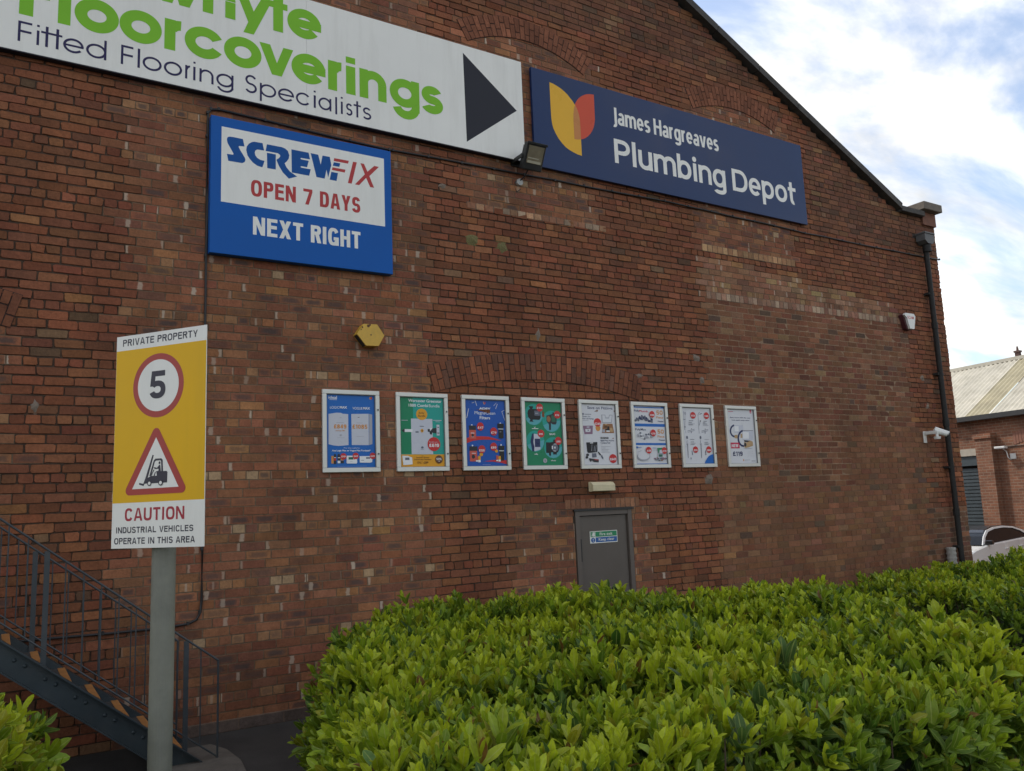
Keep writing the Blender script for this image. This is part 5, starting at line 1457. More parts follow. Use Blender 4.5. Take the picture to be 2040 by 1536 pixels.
for i in range(8):
    e = empty('poster_frame', (PX[i], 0, 2.466), PL[i], 'poster frame', 'silver poster frames in a row on the wall')
    b = MB()
    w = .047
    for (a, c) in (((0, 0), (FW, w)), ((0, FH - w), (FW, FH)), ((0, w + .0005), (w, FH - w - .0005)), ((FW - w, w + .0005), (FW, FH - w - .0005))):
        b.box((a[0], -.035, a[1]), (c[0], -.002, c[1]), ALU, .005)
    for (a, c) in (((w, w), (FW - w, w + .006)), ((w, FH - w - .006), (FW - w, FH - w)), ((w, w + .007), (w + .006, FH - w - .007)), ((FW - w - .006, w + .007), (FW - w, FH - w - .007))):
        b.box((a[0] + .0003, -.027, a[1] + .0003), (c[0] - .0003, -.006, c[1] - .0003), ALU2)
    b.build('frame', e)
    for z in (.2, .69):
        k = MB(); k.tube([(FW - .022, -.041, z), (FW - .022, -.034, z)], .009, LOCK, 10); k.box((FW - .025, -.052, z - .012), (FW - .019, -.041, z + .006), BLK); k.build('lock', e)
    A = Art(org=(0, -.009, 0), step=.00012)
    items = ART[i + 1]
    A.rect(.048, .048, FW - .048, FH - .048, PM[items[0][1]])
    lo, hi = .05, FW - .05
    cl = lambda x: min(max(x, lo), hi)
    clz = lambda z: min(max(z, .05), FH - .05)
    for it in items[1:]:
        m_ = PM[it[1]]
        if it[0] == 'r': A.rect(cl(it[2] * FW), clz(it[3] * FH), cl(it[4] * FW), clz(it[5] * FH), m_)
        elif it[0] == 'c':
            A.poly([(cl(it[2] * FW + it[4] * FW * math.cos(2 * math.pi * q / 24)), clz(it[3] * FH + it[5] * FH * math.sin(2 * math.pi * q / 24))) for q in range(24)], m_)
        elif it[0] == 'p': A.poly([(cl(p[0] * FW), clz(p[1] * FH)) for p in it[2]], m_)
        elif all(c_ in '£0123456789' for c_ in it[2]) or it[2] == 'NEW':
            A.k += 1; A.caps(it[2].replace('NEW', 'NEU') if False else it[2], it[3] * FW, it[4] * FW, it[5] * FH, it[6] * FH, it[6] * FH * .23, m_)
        else: A.k += 1; A.text(it[2], it[3] * FW, it[4] * FW, it[5] * FH, it[6] * FH, m_, it[7])
    A.build('poster', e)

# ------------------------------------------------------------------ things fixed to the wall
CREAM = pmat('alarm_yellow', (.62, .37, .045), .5, .12, 8, dirt=.35, dscale=6, dcol=(.12, .1, .06))
al = empty('alarm_box', (.535, 0, 3.98), 'yellow hexagonal alarm box with louvred side on the brick', 'alarm')
hexp = [(-.165, .005), (-.085, .125), (.075, .13), (.16, .01), (.09, -.115), (-.06, -.12)]
b = MB(); b.prism(hexp, 'y', -.12, -.003, CREAM); b.build('casing', al)
b = MB()
for k in range(7):
    t0 = (k + .5) / 7.5
    x = -.165 + (.105) * t0; z = .005 - .125 * t0
    b.prism([(x - .0035, z - .0035), (x + .0085, z - .019), (x + .004, z - .016), (x - .008, z - .0005)], 'y', -.112, -.03, BLK)
b.build('louvre', al)
b = MB(); b.tube([(.0, -.124, .005), (.0, -.119, .005)], .008, BLK, 8); b.build('screw', al)
for (x, z, r_) in ((-.03, .105, .018), (-.01, .118, .012), (-.1, .085, .01), (-.115, .06, .007)): b = MB().tube([(x, -.1208, z), (x, -.1195, z)], r_, pmat('rust', (.12, .06, .03), .9, .4, 50), 7); b.build('rust_spot', al)

WPL = pmat('white_plastic', (.74, .73, .69), .4, .05, 8)
MAR = pmat('maroon_plastic', (.07, .015, .02), .5, .1, 8)
sm = empty('burglar_alarm', (10.83, 0, 5.0), 'white shield shaped burglar alarm with maroon base near the drainpipe', 'alarm')
sh = [(-.155, .115), (-.12, .15), (.13, .15), (.165, .115), (.1, -.12), (-.06, -.12), (-.1, .06)]
b = MB(); b.prism([(-.16, .12), (-.12, .15), (.13, .15), (.165, .11), (.1, -.125), (.06, -.14), (-.03, -.14), (-.07, -.12)], 'y', -.085, -.003, MAR); b.build('base', sm)
b = MB(); b.prism([(-.16, .12), (-.12, .155), (.13, .155), (.168, .11), (.1, -.125), (-.03, -.125), (-.09, .07)], 'y', -.125, -.086, WPL); b.build('cover', sm)
A = Art(org=(0, -.125, 0)); A.text('SCAM', -.075, .115, .055, .05, PM['print_red'], .01); A.build('lettering', sm)

cc = empty('security_camera', (11.06, 0, 2.95), 'white security camera on a wall bracket beside the black drainpipe', 'camera')
b = MB(); b.box((-.05, -.03, -.14), (.05, -.002, .12), WPL, .012); b.build('wall_plate', cc)
b = MB(); b.box((-.035, -.33, .04), (.035, -.03, .115), WPL, .015); b.tube([(.0, -.30, .04), (.0, -.30, -.02)], .03, WPL, 12); b.tube([(0, -.3, -.02), (0, -.3, -.075)], [.075, .065], WPL, 16); b.build('arm', cc)
b = MB(); b.tube([(.0, -.24, .13), (.18, -.42, .02)], [.055, .055], WPL, 16); b.tube([(.02, -.25, .155), (.21, -.44, .035)], [.05, .05], WPL, 16); b.build('camera_body', cc)
b = MB(); b.tube([(.181, -.421, .0195), (.186, -.426, .0165)], .048, BLK, 16); b.build('lens', cc)
cc.scale = (.8, .8, .8)

FLB = pmat('floodlight_black', (.02, .021, .02), .45, .2, 10)
GLS = pmat('lamp_glass', (.2, .17, .11), .08, .25, 9, coat=.6)
fl = empty('floodlight', (2.72, 0, 6.3), 'black floodlight tilted downward between the white and navy signs', 'floodlight')
def tilt(p):                                     # lean the lamp body forward over the wall
    x, y, z = p; a = R(28)
    return (x, -.27 + y * math.cos(a) - z * math.sin(a), .15 + z * math.cos(a) + y * math.sin(a) * .9)
def tbox(mb, a, c, mat, bev=0.0):
    k = MB(); k.box(a, c, mat, bev); mb.add([tilt(v) for v in k.v], k.f, mat)
b = MB(); tbox(b, (-.145, -.06, -.17), (.145, .03, .17), FLB, .015)
for k in range(7): tbox(b, (-.12 + k * .037, .03, -.13), (-.11 + k * .037, .08, .13), FLB)
b.build('housing', fl)
b = MB(); tbox(b, (-.115, -.066, -.085), (.115, -.0605, .135), GLS); b.build('glass', fl)
b = MB(); tbox(b, (-.1, -.0675, -.08), (.1, -.0665, -.05), pmat('lamp_reflector', (.7, .66, .5), .2, .1, 20, metal=.5)); tbox(b, (-.1, -.0675, -.025), (.06, -.0665, -.012), MATS['lamp_reflector']); b.build('reflector', fl)
b = MB(); tbox(b, (-.15, -.075, .15), (.15, -.055, .18), FLB, .004); b.build('visor', fl)
b = MB(); b.box((-.165, -.27, .12), (-.153, -.02, .17), FLB); b.box((.153, -.27, .12), (.165, -.02, .17), FLB); b.box((-.165, -.02, .1), (.165, -.002, .19), FLB); b.build('bracket', fl)
jb = MB(); jb.tube([(-.06, -.05, -.115), (-.06, -.003, -.115)], .045, pmat('junction_grey', (.4, .4, .38), .5, .1, 9), 14); jb.tube([(-.02, -.2, .02), (-.03, -.12, -.06), (-.06, -.03, -.1)], .009, BLK, 6)
jb.tube([(-.1, -.02, -.1), (-.14, -.02, -.16), (-.1, -.02, -.25), (-.04, -.02, -.2)], .007, BLK, 6); jb.build('junction_box', fl)

LC = pmat('lamp_cream', (.6, .52, .33), .35, .08, 12, dirt=.25, dscale=9, dcol=(.3, .24, .13))
lb = empty('bulkhead_lamp', (3.72, 0, 2.235), 'cream bulkhead lamp mounted above the grey fire door', 'lamp')
b = MB(); b.box((-.185, -.03, -.065), (.185, -.002, .062), LC, .012); b.build('base', lb)
b = MB(); b.prism([(-.1, -.055), (-.1, .02), (-.06, .056), (-.031, .058), (-.031, -.06), (-.085, -.06)], 'x', -.18, .18, LC); b.build('diffuser', lb)

vs_ = MB()
VG = pmat('vent_grey', (.33, .31, .28), .8, .2, 20)
vs_.tube([(11.32, -.1, .2), (11.32, -.1, 1.0)], .075, VG, 14)
for k in range(8): vs_.tube([(11.32, -.1, .4 + k * .08), (11.32, -.1, .43 + k * .08)], .083, VG, 14)
tag(vs_.build('waste_pipe'), 'short grey ribbed pipe stub at the foot of the wall by the drainpipe', 'pipe')

# fire exit notice on the door
fs_ = empty('door_notice', (3.535, .02, 1.515), 'small green and blue notice stuck on the grey fire door', 'sign')
b = MB(); b.box((0, -.006, 0), (.445, -.0005, .152), PW); b.build('plate', fs_)
A = Art(org=(0, -.006, 0))
SG = pmat('safety_green', (.01, .22, .09), .35, .04, 5); SB = pmat('safety_blue', (.015, .10, .32), .35, .04, 5)
A.rect(.087, .080, .437, .145, SG); A.rect(.087, .010, .437, .073, SB); A.rect(.008, .080, .08, .145, SG); A.disc(.045, .041, .033, .032, SB)
A.text('Fire exit', .155, .362, .095, .036, PW, .01); A.text('Keep clear', .135, .39, .028, .034, PW, .01); A.text('!', .0405, .0495, .02, .042, PW, .02)
A.rect(.048, .086, .074, .139, PW); A.disc(.034, .132, .006, .006, PW, 12); A.poly([(.028, .124), (.04, .122), (.05, .112), (.046, .109), (.037, .116), (.036, .106), (.046, .095), (.041, .087), (.036, .097), (.022, .088), (.017, .092), (.028, .104)], PW)
A.build('lettering', fs_)

# cables clipped to the wall
CB = pmat('cable_black', (.018, .016, .016), .55, .2, 20)
def wob(pts, amp, seed):
    rg = random.Random(seed); out = []
    for p, q in zip(pts[:-1], pts[1:]):
        n = max(1, int((Vector(q) - Vector(p)).length / .45))
        for k in range(n):
            t = k / n
            out.append((p[0] + (q[0] - p[0]) * t, p[1], p[2] + (q[2] - p[2]) * t + (rg.uniform(-amp, amp) if k else 0)))
    out.append(pts[-1]); return out
c1 = [(12.17, -.018, 6.35), (8.3, -.018, 6.315), (8.02, -.018, 6.325), (5.2, -.018, 6.36), (2.75, -.018, 6.31), (.9, -.018, 6.27), (.85, -.018, 6.268), (-1.1, -.018, 6.325), (-1.18, -.018, 6.31), (-1.215, -.018, 6.26)]
c2 = [(-1.218, -.018, 6.0), (-1.216, -.018, 4.7), (-1.214, -.018, 1.25), (-1.225, -.018, 1.14), (-1.26, -.018, 1.075), (-1.33, -.018, 1.045), (-1.55, -.018, 1.03), (-3.6, -.018, 1.06)]
b = MB(); b.tube(wob(c1 + c2, .008, 4), .0125, CB, 6)
clip_pts = []
for p in wob(c1, 0, 2)[::1] + wob(c2, 0, 2)[::2]:
    clip_pts.append(p)
cbo = tag(b.build('cable', smooth=True), 'black cable clipped along the brick under the signs and down beside the blue sign', 'cable')
for p in clip_pts:
    MB().box((p[0] - .018, -.034, p[2] - .012), (p[0] + .005, -.001, p[2] + .018), CB).build('clip', cbo)

# ------------------------------------------------------------------ speed limit sign on its post
GALV = pmat('galvanised_post', (.19, .19, .155), .55, .16, 7, dirt=.35, dscale=5, dcol=(.09, .095, .085), bump=.15, bscale=80)
SY = pmat('warning_yellow', (.76, .43, .004), .4, .05, 2, spec=.25, dirt=.2, dscale=4, dcol=(.42, .26, .03), streak=True)
SR = pmat('warning_red', (.38, .03, .018), .4, .05, 3)
SK = pmat('sign_black', (.018, .014, .03), .4, .05, 3)
CRED = pmat('caution_red', (.36, .012, .03), .4, .05, 3)
ps = empty('warning_sign', (-2.208, -4.0, 0), 'tall yellow and white speed limit and forklift caution sign on a round grey post', 'sign')
b = MB(); b.tube([(0, 0, 0), (0, 0, 2.93)], .0575, GALV, 28); b.tube([(0, 0, 2.93), (0, 0, 2.945)], [.0575, .03], GALV, 28)
b.build('post', ps, smooth=False)
eu = Vector((.602, -.798, 0)).normalized(); en = Vector((-.798, -.602, 0)).normalized()
SO = Vector((-2.0816, -4.3339, 1.9054)) - eu * .592 - Vector((-2.208, -4.0, 0))
b = MB()
def q(u, v, d): return SO + eu * u + en * d + Vector((0, 0, v))
def sbox(mb, u0, u1, v0, v1, d0, d1, mat):
    k = MB(); k.box((u0, d0, v0), (u1, d1, v1), mat); mb.add([q(p[0], p[2], p[1]) for p in k.v], k.f, mat)
sbox(b, 0, .592, 0, 1.1, -.004, 0, PW)
b.build('sign_plate', ps)
for z in (.18, .9):
    b = MB()
    sbox(b, .02, .57, z - .02, z + .02, -.03, -.0045, GALV)
    k = [q(.296, z, -.03)]
    b.tube([(0, 0, SO.z + z - .02), (0, 0, SO.z + z + .02)], .064, GALV, 20)
    b.build('clamp', ps)
A = Art(eu=eu, en=en, org=SO, step=.0003)
A.rect(.001, .228, .591, 1.022, SY)
A.lv(1).caps('PRIVATE PROPERTY', .042, .536, 1.045, .036, .0068, SK)
A.lv(2)
A.disc(.286, .819, .166, .166, SR, 56); A.disc(.286, .819, .134, .134, PW, 56)
A.caps('5', .230, .335, .752, .142, .031, SK)
tri = []
for (cx, cz, a0, a1) in ((.281, .575, 150, 30), (.450, .2895, 30, -90), (.112, .2895, -90, -210)):
    for k in range(7):
        t = R(a0 + (a1 - a0) * k / 6); tri.append((cx + .0245 * math.cos(t), cz + .0245 * math.sin(t)))
A.poly(tri, SR); A.poly([(.281, .552), (.131, .2955), (.431, .2955)], PW)
# forklift pictogram
A.poly([(.26, .464), (.269, .461), (.232, .346), (.226, .34), (.214, .321), (.206, .309), (.176, .317), (.177, .326), (.204, .32), (.217, .348)], SK)
A.poly([(.242, .357), (.269, .434), (.279, .443), (.318, .443), (.327, .435), (.331, .375), (.320, .375), (.317, .427), (.313, .433), (.284, .433), (.277, .429), (.253, .357)], SK)
A.poly([(.227, .346), (.252, .357), (.291, .357), (.289, .374), (.284, .3745), (.278, .3575), (.271, .3575), (.277, .372), (.286, .379), (.301, .381), (.305, .41), (.312, .41), (.317, .378), (.353, .378), (.359, .372), (.358, .32), (.213, .32)], SK)
A.poly([(.303, .391), (.28, .391), (.268, .398), (.275, .400), (.292, .397), (.305, .409)], SK)
A.poly([(.27, .389), (.252, .357), (.256, .357), (.275, .388)], SK)
A.disc(.308, .421, .0056, .0075, SK, 16)
for cx, r_ in ((.245, .0135), (.318, .0145)):
    A.disc(cx, .3205, r_, r_, SK, 20); A.disc(cx, .3205, r_ * .62, r_ * .62, PW, 20)
A.lv(1).caps('CAUTION', .086, .469, .136, .064, .0128, CRED)
A.lv(1).caps('INDUSTRIAL VEHICLES', .029, .526, .076, .0305, .0062, SK)
A.lv(1).caps('OPERATE IN THIS AREA', .02, .537, .021, .0315, .0062, SK)
A.build('lettering', ps)

# ------------------------------------------------------------------ steel stair along the wall
ST = pmat('stair_paint', (.026, .038, .044), .5, .2, 5, dirt=.3, dscale=4, dcol=(.07, .065, .06), bump=.1)
STR = pmat('stair_rail_paint', (.036, .044, .05), .5, .18, 8, dirt=.3, dscale=9, dcol=(.09, .08, .075))
NOS = pmat('nosing_orange', (.36, .155, .04), .7, .2, 18, dirt=.4, dscale=8, dcol=(.2, .09, .03))
TRD = pmat('tread_steel', (.045, .043, .04), .7, .25, 12)
stair = empty('metal_staircase', (-2.2, -.52, 0), 'dark blue grey steel staircase with railings climbing left against the brick wall', 'staircase')
so = Vector((-2.2, -.52, 0))
XL = -4.75
def zt(x): return .335 - .785 * (x + 1.808)
def zb(x): return .098 - .785 * (x + 1.803)
def lx(p): return (p[0] - so.x, p[1] - so.y, p[2])
def stringer(y0, fl):
    b = MB()
    xe = -1.36
    def web(ya, yb, pts):
        k = MB(); k.prism(pts, 'y', ya, yb, ST); b.add([lx(v) for v in k.v], k.f, ST)
    xm = (.098 / .785) - 1.803
    web(y0, y0 + .012, [(XL, zb(XL)), (xm, 0), (xe, 0), (XL, zt(XL))])
    d = .012
    web(y0 - fl if fl > 0 else y0 + .0125, y0 - .0005 if fl > 0 else y0 + .0125 - fl, [(XL, zb(XL)), (xm, 0), (xm + d * 1.3, 0), (XL, zb(XL) + d * 1.3)])
    web(y0 - fl if fl > 0 else y0 + .0125, y0 - .0005 if fl > 0 else y0 + .0125 - fl, [(XL, zt(XL) - d * 1.3), (xe - d * 1.3, 0), (xe, 0), (XL, zt(XL))])
    if fl > 0:
        x = -1.62
        while x > XL:
            for dx, dz in ((0, .09), (.075, .055)):
                xx_ = x - dx
                z = (zt(xx_) + zb(xx_)) / 2 + .02 + dz * .2
                b.tube([lx((xx_, y0 - .012, z)), lx((xx_, y0 - .006, z)), lx((xx_, y0 - .001, z))], [.006, .014, .017], ST, 8)
            x -= .216
    return b.build('stringer', stair)
stringer(-.90, .06); stringer(-.14, -.05)
for k in range(17):
    zk = .168 * (k + 1) - .045; xf = -1.36 - .02 - (zk - .015) / .785     # front edge of the tread
    if xf < XL: break
    b = MB(); b.add([lx(v) for v in MB().box((xf - .245, -.884, zk - .035), (xf - .058, -.141, zk), TRD).v], [(0, 3, 2, 1), (4, 5, 6, 7), (0, 1, 5, 4), (1, 2, 6, 5), (2, 3, 7, 6), (3, 0, 4, 7)], TRD)
    t_ = b.build('tread', stair)
    b = MB(); b.add([lx(v) for v in MB().box((xf - .0575, -.884, zk - .055), (xf, -.141, zk + .003), NOS).v], [(0, 3, 2, 1), (4, 5, 6, 7), (0, 1, 5, 4), (1, 2, 6, 5), (2, 3, 7, 6), (3, 0, 4, 7)], NOS)
    b.build('nosing', t_)
def railing(y, top, low, posts, bars, xend):
    b = MB(); b.tube([lx((XL, y, top(XL))), lx((xend, y, top(xend)))], .009, STR, 8); b.build('handrail', stair)
    b = MB(); b.tube([lx((XL, y, low(XL))), lx((xend, y, low(xend)))], .008, STR, 6); b.build('bottom_rail', stair)
    for x in posts:
        b = MB(); k = MB().box((x - .02, y - .006, zb(x) + .2), (x + .02, y + .007, top(x) - .012), STR); b.add([lx(v) for v in k.v], k.f, STR); b.build('rail_post', stair)
    for x in bars:
        b = MB(); b.tube([lx((x, y, low(x) + .002)), lx((x, y, top(x) - .006))], .006, STR, 6); b.build('baluster', stair)
nb = [-1.392, -1.645, -1.778, -1.912, -2.045, -2.178, -2.31, -2.443, -2.712, -2.848] + [-2.848 - .135 * k for k in range(1, 13)]
railing(-.9, lambda x: .81 - .772 * (x + 1.244), lambda x: .02 - .785 * (x + 1.248), [-1.512, -2.578, -3.65], nb, -1.248)
b = MB(); b.tube([lx((-1.248, -.9, .0)), lx((-1.248, -.9, .815))], .009, STR, 8); b.build('end_post', stair)
fb = [-1.727, -1.853, -1.985, -2.115, -2.245, -2.37, -2.497, -2.692, -2.762] + [-2.762 - .13 * k for k in range(1, 13)]
railing(-.16, lambda x: 1.10 - .767 * (x + 1.69), lambda x: .40 - .785 * (x + 1.74), [-1.60, -2.633, -3.7], fb, -1.45)
b = MB(); b.tube([lx((-1.45, -.16, .0)), lx((-1.45, -.16, .915))], .009, STR, 8); b.build('end_post', stair)

# ------------------------------------------------------------------ cherry laurel hedges
def leaf_material():
    m = bpy.data.materials.new('laurel_leaf')
    m.use_nodes = True
    t = m.node_tree; L = t.links.new
    b = t.nodes['Principled BSDF']; out = t.nodes['Material Output']
    a = N(t, 'ShaderNodeAttribute', attribute_name='col')
    g_ = N(t, 'ShaderNodeNewGeometry')
    n = N(t, 'ShaderNodeTexNoise', i_Scale=55.0, i_Detail=3.0)
    L(g_.outputs['Position'], n.inputs['Vector'])
    r_ = N(t, 'ShaderNodeMapRange', i_1=.25, i_2=.75, i_3=.82, i_4=1.18)
    L(n.outputs[0], r_.inputs[0])
    s = N(t, 'ShaderNodeVectorMath', operation='SCALE')
    L(a.outputs['Color'], s.inputs[0]); L(r_.outputs[0], s.inputs['Scale'])
    ab = N(t, 'ShaderNodeMath', operation='SUBTRACT', i_1=.5); L(a.outputs['Alpha'], ab.inputs[0])
    ab2 = N(t, 'ShaderNodeMath', operation='ABSOLUTE'); L(ab.outputs[0], ab2.inputs[0])
    rib = N(t, 'ShaderNodeMapRange', interpolation_type='SMOOTHSTEP', i_1=.015, i_2=.07, i_3=.55, i_4=0.0); L(ab2.outputs[0], rib.inputs[0])
    rim = N(t, 'ShaderNodeMapRange', interpolation_type='SMOOTHSTEP', i_1=.42, i_2=.5, i_3=0.0, i_4=.3); L(ab2.outputs[0], rim.inputs[0])
    rr_ = N(t, 'ShaderNodeMath', operation='ADD'); L(rib.outputs[0], rr_.inputs[0]); L(rim.outputs[0], rr_.inputs[1])
    pal = N(t, 'ShaderNodeMixRGB'); pal.inputs[2].default_value = (.42, .46, .12, 1)
    L(rr_.outputs[0], pal.inputs[0]); L(s.outputs[0], pal.inputs[1])
    s = pal
    L(s.outputs[0], b.inputs['Base Color'])
    b.inputs['Roughness'].default_value = .42
    b.inputs['Specular IOR Level'].default_value = .3
    tr = N(t, 'ShaderNodeBsdfTranslucent')
    L(s.outputs[0], tr.inputs[0])
    mx = N(t, 'ShaderNodeMixShader', i_0=.38)
    L(b.outputs[0], mx.inputs[1]); L(tr.outputs[0], mx.inputs[2]); L(mx.outputs[0], out.inputs[0])
    return m
LEAF = leaf_material()
TWIG = pmat('hedge_twig', (.06, .04, .022), .9, .3, 20)
# one leaf: rows along its length, three points across
_t = np.array([0, .1, .28, .5, .72, .9, 1.0])
_w = np.array([.08, .42, .8, 1.0, .9, .46, .0])
def leaf_batch(P, D, U, Lg, Wd, fold, curl, colr, rg):
    """P base points, D direction, U up-side normal (k x 3); returns verts, colours and the quads of one leaf"""
    k = len(P)
    S = np.cross(D, U); S /= np.linalg.norm(S, axis=1, keepdims=True) + 1e-9
    U = np.cross(S, D)
    V = np.zeros((k, 7, 3, 3)); 
    for i in range(7):
        t = _t[i]
        bend = curl[:, None] * t * t
        c = P + D * (Lg[:, None] * (t - .25 * np.abs(bend) * t)) - U * (Lg[:, None] * bend)
        hw = (Wd * _w[i] * .5)[:, None]
        wave = (rg.normal(0, .05, (k, 1)) * Wd[:, None])
        V[:, i, 1] = c
        V[:, i, 0] = c - S * hw + U * (hw * fold[:, None] + wave * _w[i])
        V[:, i, 2] = c + S * hw + U * (hw * fold[:, None] - wave * _w[i])
    C = np.ones((k, 7, 3, 4)); C[..., :3] = colr[:, None, None, :]
    C[:, :, 0, 3] = 0.0; C[:, :, 1, 3] = 0.5; C[:, :, 2, 3] = 1.0     # position across the blade, for the midrib
    return V.reshape(-1, 3), C.reshape(-1, 4)
_q = np.array([[i * 3 + j, i * 3 + j + 1, (i + 1) * 3 + j + 1, (i + 1) * 3 + j] for i in range(6) for j in range(2)])

def inside(poly, x, y):
    c = np.zeros(len(x), bool); n = len(poly)
    for i in range(n):
        x1, y1 = poly[i]; x2, y2 = poly[(i + 1) % n]
        k = ((y1 > y) != (y2 > y)) & (x < (x2 - x1) * (y - y1) / (y2 - y1 + 1e-12) + x1)
        c ^= k
    return c
def edge_dist(poly, x, y):
    d = np.full(len(x), 1e9); nx_ = np.zeros(len(x)); ny_ = np.zeros(len(x)); n = len(poly)
    for i in range(n):
        x1, y1 = poly[i]; x2, y2 = poly[(i + 1) % n]
        ex, ey = x2 - x1, y2 - y1; l2 = ex * ex + ey * ey
        t = np.clip(((x - x1) * ex + (y - y1) * ey) / l2, 0, 1)
        dx, dy = x - (x1 + t * ex), y - (y1 + t * ey); dd = np.hypot(dx, dy)
        k = dd < d; d[k] = dd[k]
        nx_[k] = -dx[k] / (dd[k] + 1e-9); ny_[k] = -dy[k] / (dd[k] + 1e-9)
    return d, nx_, ny_
def smooth_poly(poly, it=2):
    for _ in range(it):
        o = []
        for i in range(len(poly)):
            a, b = poly[i], poly[(i + 1) % len(poly)]
            o += [(a[0] * .75 + b[0] * .25, a[1] * .75 + b[1] * .25), (a[0] * .25 + b[0] * .75, a[1] * .25 + b[1] * .75)]
        poly = o
    return poly
def undul(x, y, s):
    return (.05 * np.sin(1.7 * x + 2.1 * y + s) + .045 * np.sin(2.9 * x - 1.3 * y + 2 * s) + .03 * np.sin(5.1 * x + 4.3 * y + 3 * s) + .02 * np.sin(9.7 * x - 7.7 * y + s))
def hedge(name, poly, ztop, label, seed, dens=105, young=.55, lscale=1.0, yellow=0.0, tint=1.0, side_dens=95, zfn=None, erect=.5):
    rg = np.random.default_rng(seed)
    poly = smooth_poly(poly)
    px = np.array(poly)
    x0, y0 = px.min(0); x1, y1 = px.max(0)
    cx, cy = px.mean(0)
    zf = zfn or (lambda x, y: ztop + undul(x, y, seed))
    # top shoots
    n = int((x1 - x0) * (y1 - y0) * dens)
    X = rg.uniform(x0, x1, n); Y = rg.uniform(y0, y1, n)
    k = inside(poly, X, Y); X, Y = X[k], Y[k]
    d, nx_, ny_ = edge_dist(poly, X, Y)
    rr = .3
    tt = np.clip(1 - d / rr, 0, 1)
    Z = zf(X, Y) - rr * (1 - np.sqrt(np.maximum(0, 1 - tt ** 2))) + rg.normal(0, .03, len(X))
    Nn = np.stack([nx_ * tt * .9, ny_ * tt * .9, np.ones(len(X)) * (1.05 - .55 * tt)], 1)
    P = np.stack([X, Y, Z], 1)
    # side shoots
    peri = [(poly[i], poly[(i + 1) % len(poly)]) for i in range(len(poly))]
    SP_, SN = [], []
    for a, b in peri:
        l = math.dist(a, b); h = ztop
        m = int(l * h * side_dens)
        if m == 0: m = 1
        t = rg.random(m); z = rg.uniform(.05, 1, m) ** .8 * (ztop - .12)
        nn = np.array([(b[1] - a[1]), -(b[0] - a[0])]) / (l + 1e-9)
        mid = np.array([(a[0] + b[0]) / 2 - cx, (a[1] + b[1]) / 2 - cy])
        xx_ = a[0] + (b[0] - a[0]) * t; yy_ = a[1] + (b[1] - a[1]) * t
        if inside(poly, np.array([(a[0] + b[0]) / 2 + nn[0] * .02]), np.array([(a[1] + b[1]) / 2 + nn[1] * .02]))[0]: nn = -nn
        off = rg.normal(0, .045, m) + .05 * np.sin(7 * xx_ + 5 * z) * np.cos(6 * yy_ - 4 * z)
        SP_.append(np.stack([xx_ + nn[0] * off, yy_ + nn[1] * off, z], 1))
        SN.append(np.stack([np.full(m, nn[0]), np.full(m, nn[1]), np.full(m, .55)], 1))
    P = np.concatenate([P] + SP_); Nn = np.concatenate([Nn] + SN)
    side = np.concatenate([np.zeros(len(X), bool), np.ones(len(P) - len(X), bool)])
    # a second, deeper tier of older leaves fills the hedge behind the shoots
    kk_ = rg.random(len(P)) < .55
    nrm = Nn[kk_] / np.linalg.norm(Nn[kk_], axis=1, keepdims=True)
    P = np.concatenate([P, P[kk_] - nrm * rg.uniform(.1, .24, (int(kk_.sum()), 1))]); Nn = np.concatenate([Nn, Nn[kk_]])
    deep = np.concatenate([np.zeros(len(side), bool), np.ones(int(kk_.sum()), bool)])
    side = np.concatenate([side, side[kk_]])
    ns = len(P)
    ax = Nn / np.linalg.norm(Nn, axis=1, keepdims=True) + rg.normal(0, .24, (ns, 3))
    ax[:, 2] += .25; ax /= np.linalg.norm(ax, axis=1, keepdims=True)
    up = rg.random(ns) < .06
    up &= ~side & ~deep
    P[up] += ax[up] * .07                        # shoots that stand proud of the clipped top
    vig = np.clip(rg.normal(1, .28, ns), .5, 1.65)
    big = (rg.random(ns) < .006) & ~deep
    vig[big] *= 1.6
    nearby = np.clip(1.0 + .45 * np.sin(P[:, 0] * 2.3 + seed) * np.sin(P[:, 1] * 2.9) + rg.normal(0, .3, ns), 0, 2)
    VV, CC = [], []
    M = 9
    ref = np.cross(ax, np.array([.3, .9, .2])); ref /= np.linalg.norm(ref, axis=1, keepdims=True); ref2 = np.cross(ax, ref)
    ph0 = rg.uniform(0, 6.28, ns)
    for j in range(M):
        keep = rg.random(ns) < (1.0 if j < 6 else .6)
        if j >= 6: keep &= True
        kk = np.where(keep)[0]; q = len(kk)
        ph = ph0[kk] + 2.4 * j + rg.normal(0, .25, q)
        rad = ref[kk] * np.cos(ph)[:, None] + ref2[kk] * np.sin(ph)[:, None]
        frac = j / (M - 1)
        el = np.radians(np.clip(rg.normal(76 - 40 * frac, 14, q), -5, 89))
        D = ax[kk] * np.sin(el)[:, None] + rad * np.cos(el)[:, None]
        D[:, 2] += .06; D /= np.linalg.norm(D, axis=1, keepdims=True)
        U = ax[kk] * np.cos(el)[:, None] - rad * np.sin(el)[:, None]
        Lg = (.070 + .032 * min(1, frac * 1.6)) * vig[kk] * lscale * rg.uniform(.85, 1.15, q)
        Wd = Lg * rg.uniform(.33, .43, q)
        base = P[kk] - ax[kk] * (.012 + .12 * frac)[None] if np.ndim(frac) else P[kk] - ax[kk] * (.012 + .115 * frac)
        fold = rg.uniform(.12, .55, q) * (1.25 - .6 * frac); curl = rg.normal(.13, .12, q)
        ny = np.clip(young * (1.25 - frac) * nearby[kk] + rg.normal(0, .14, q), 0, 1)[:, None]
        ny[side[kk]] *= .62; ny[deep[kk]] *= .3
        old = np.array([.05, .115, .015]); mid_ = np.array([.215, .315, .016]); new = np.array([.41, .475, .02])
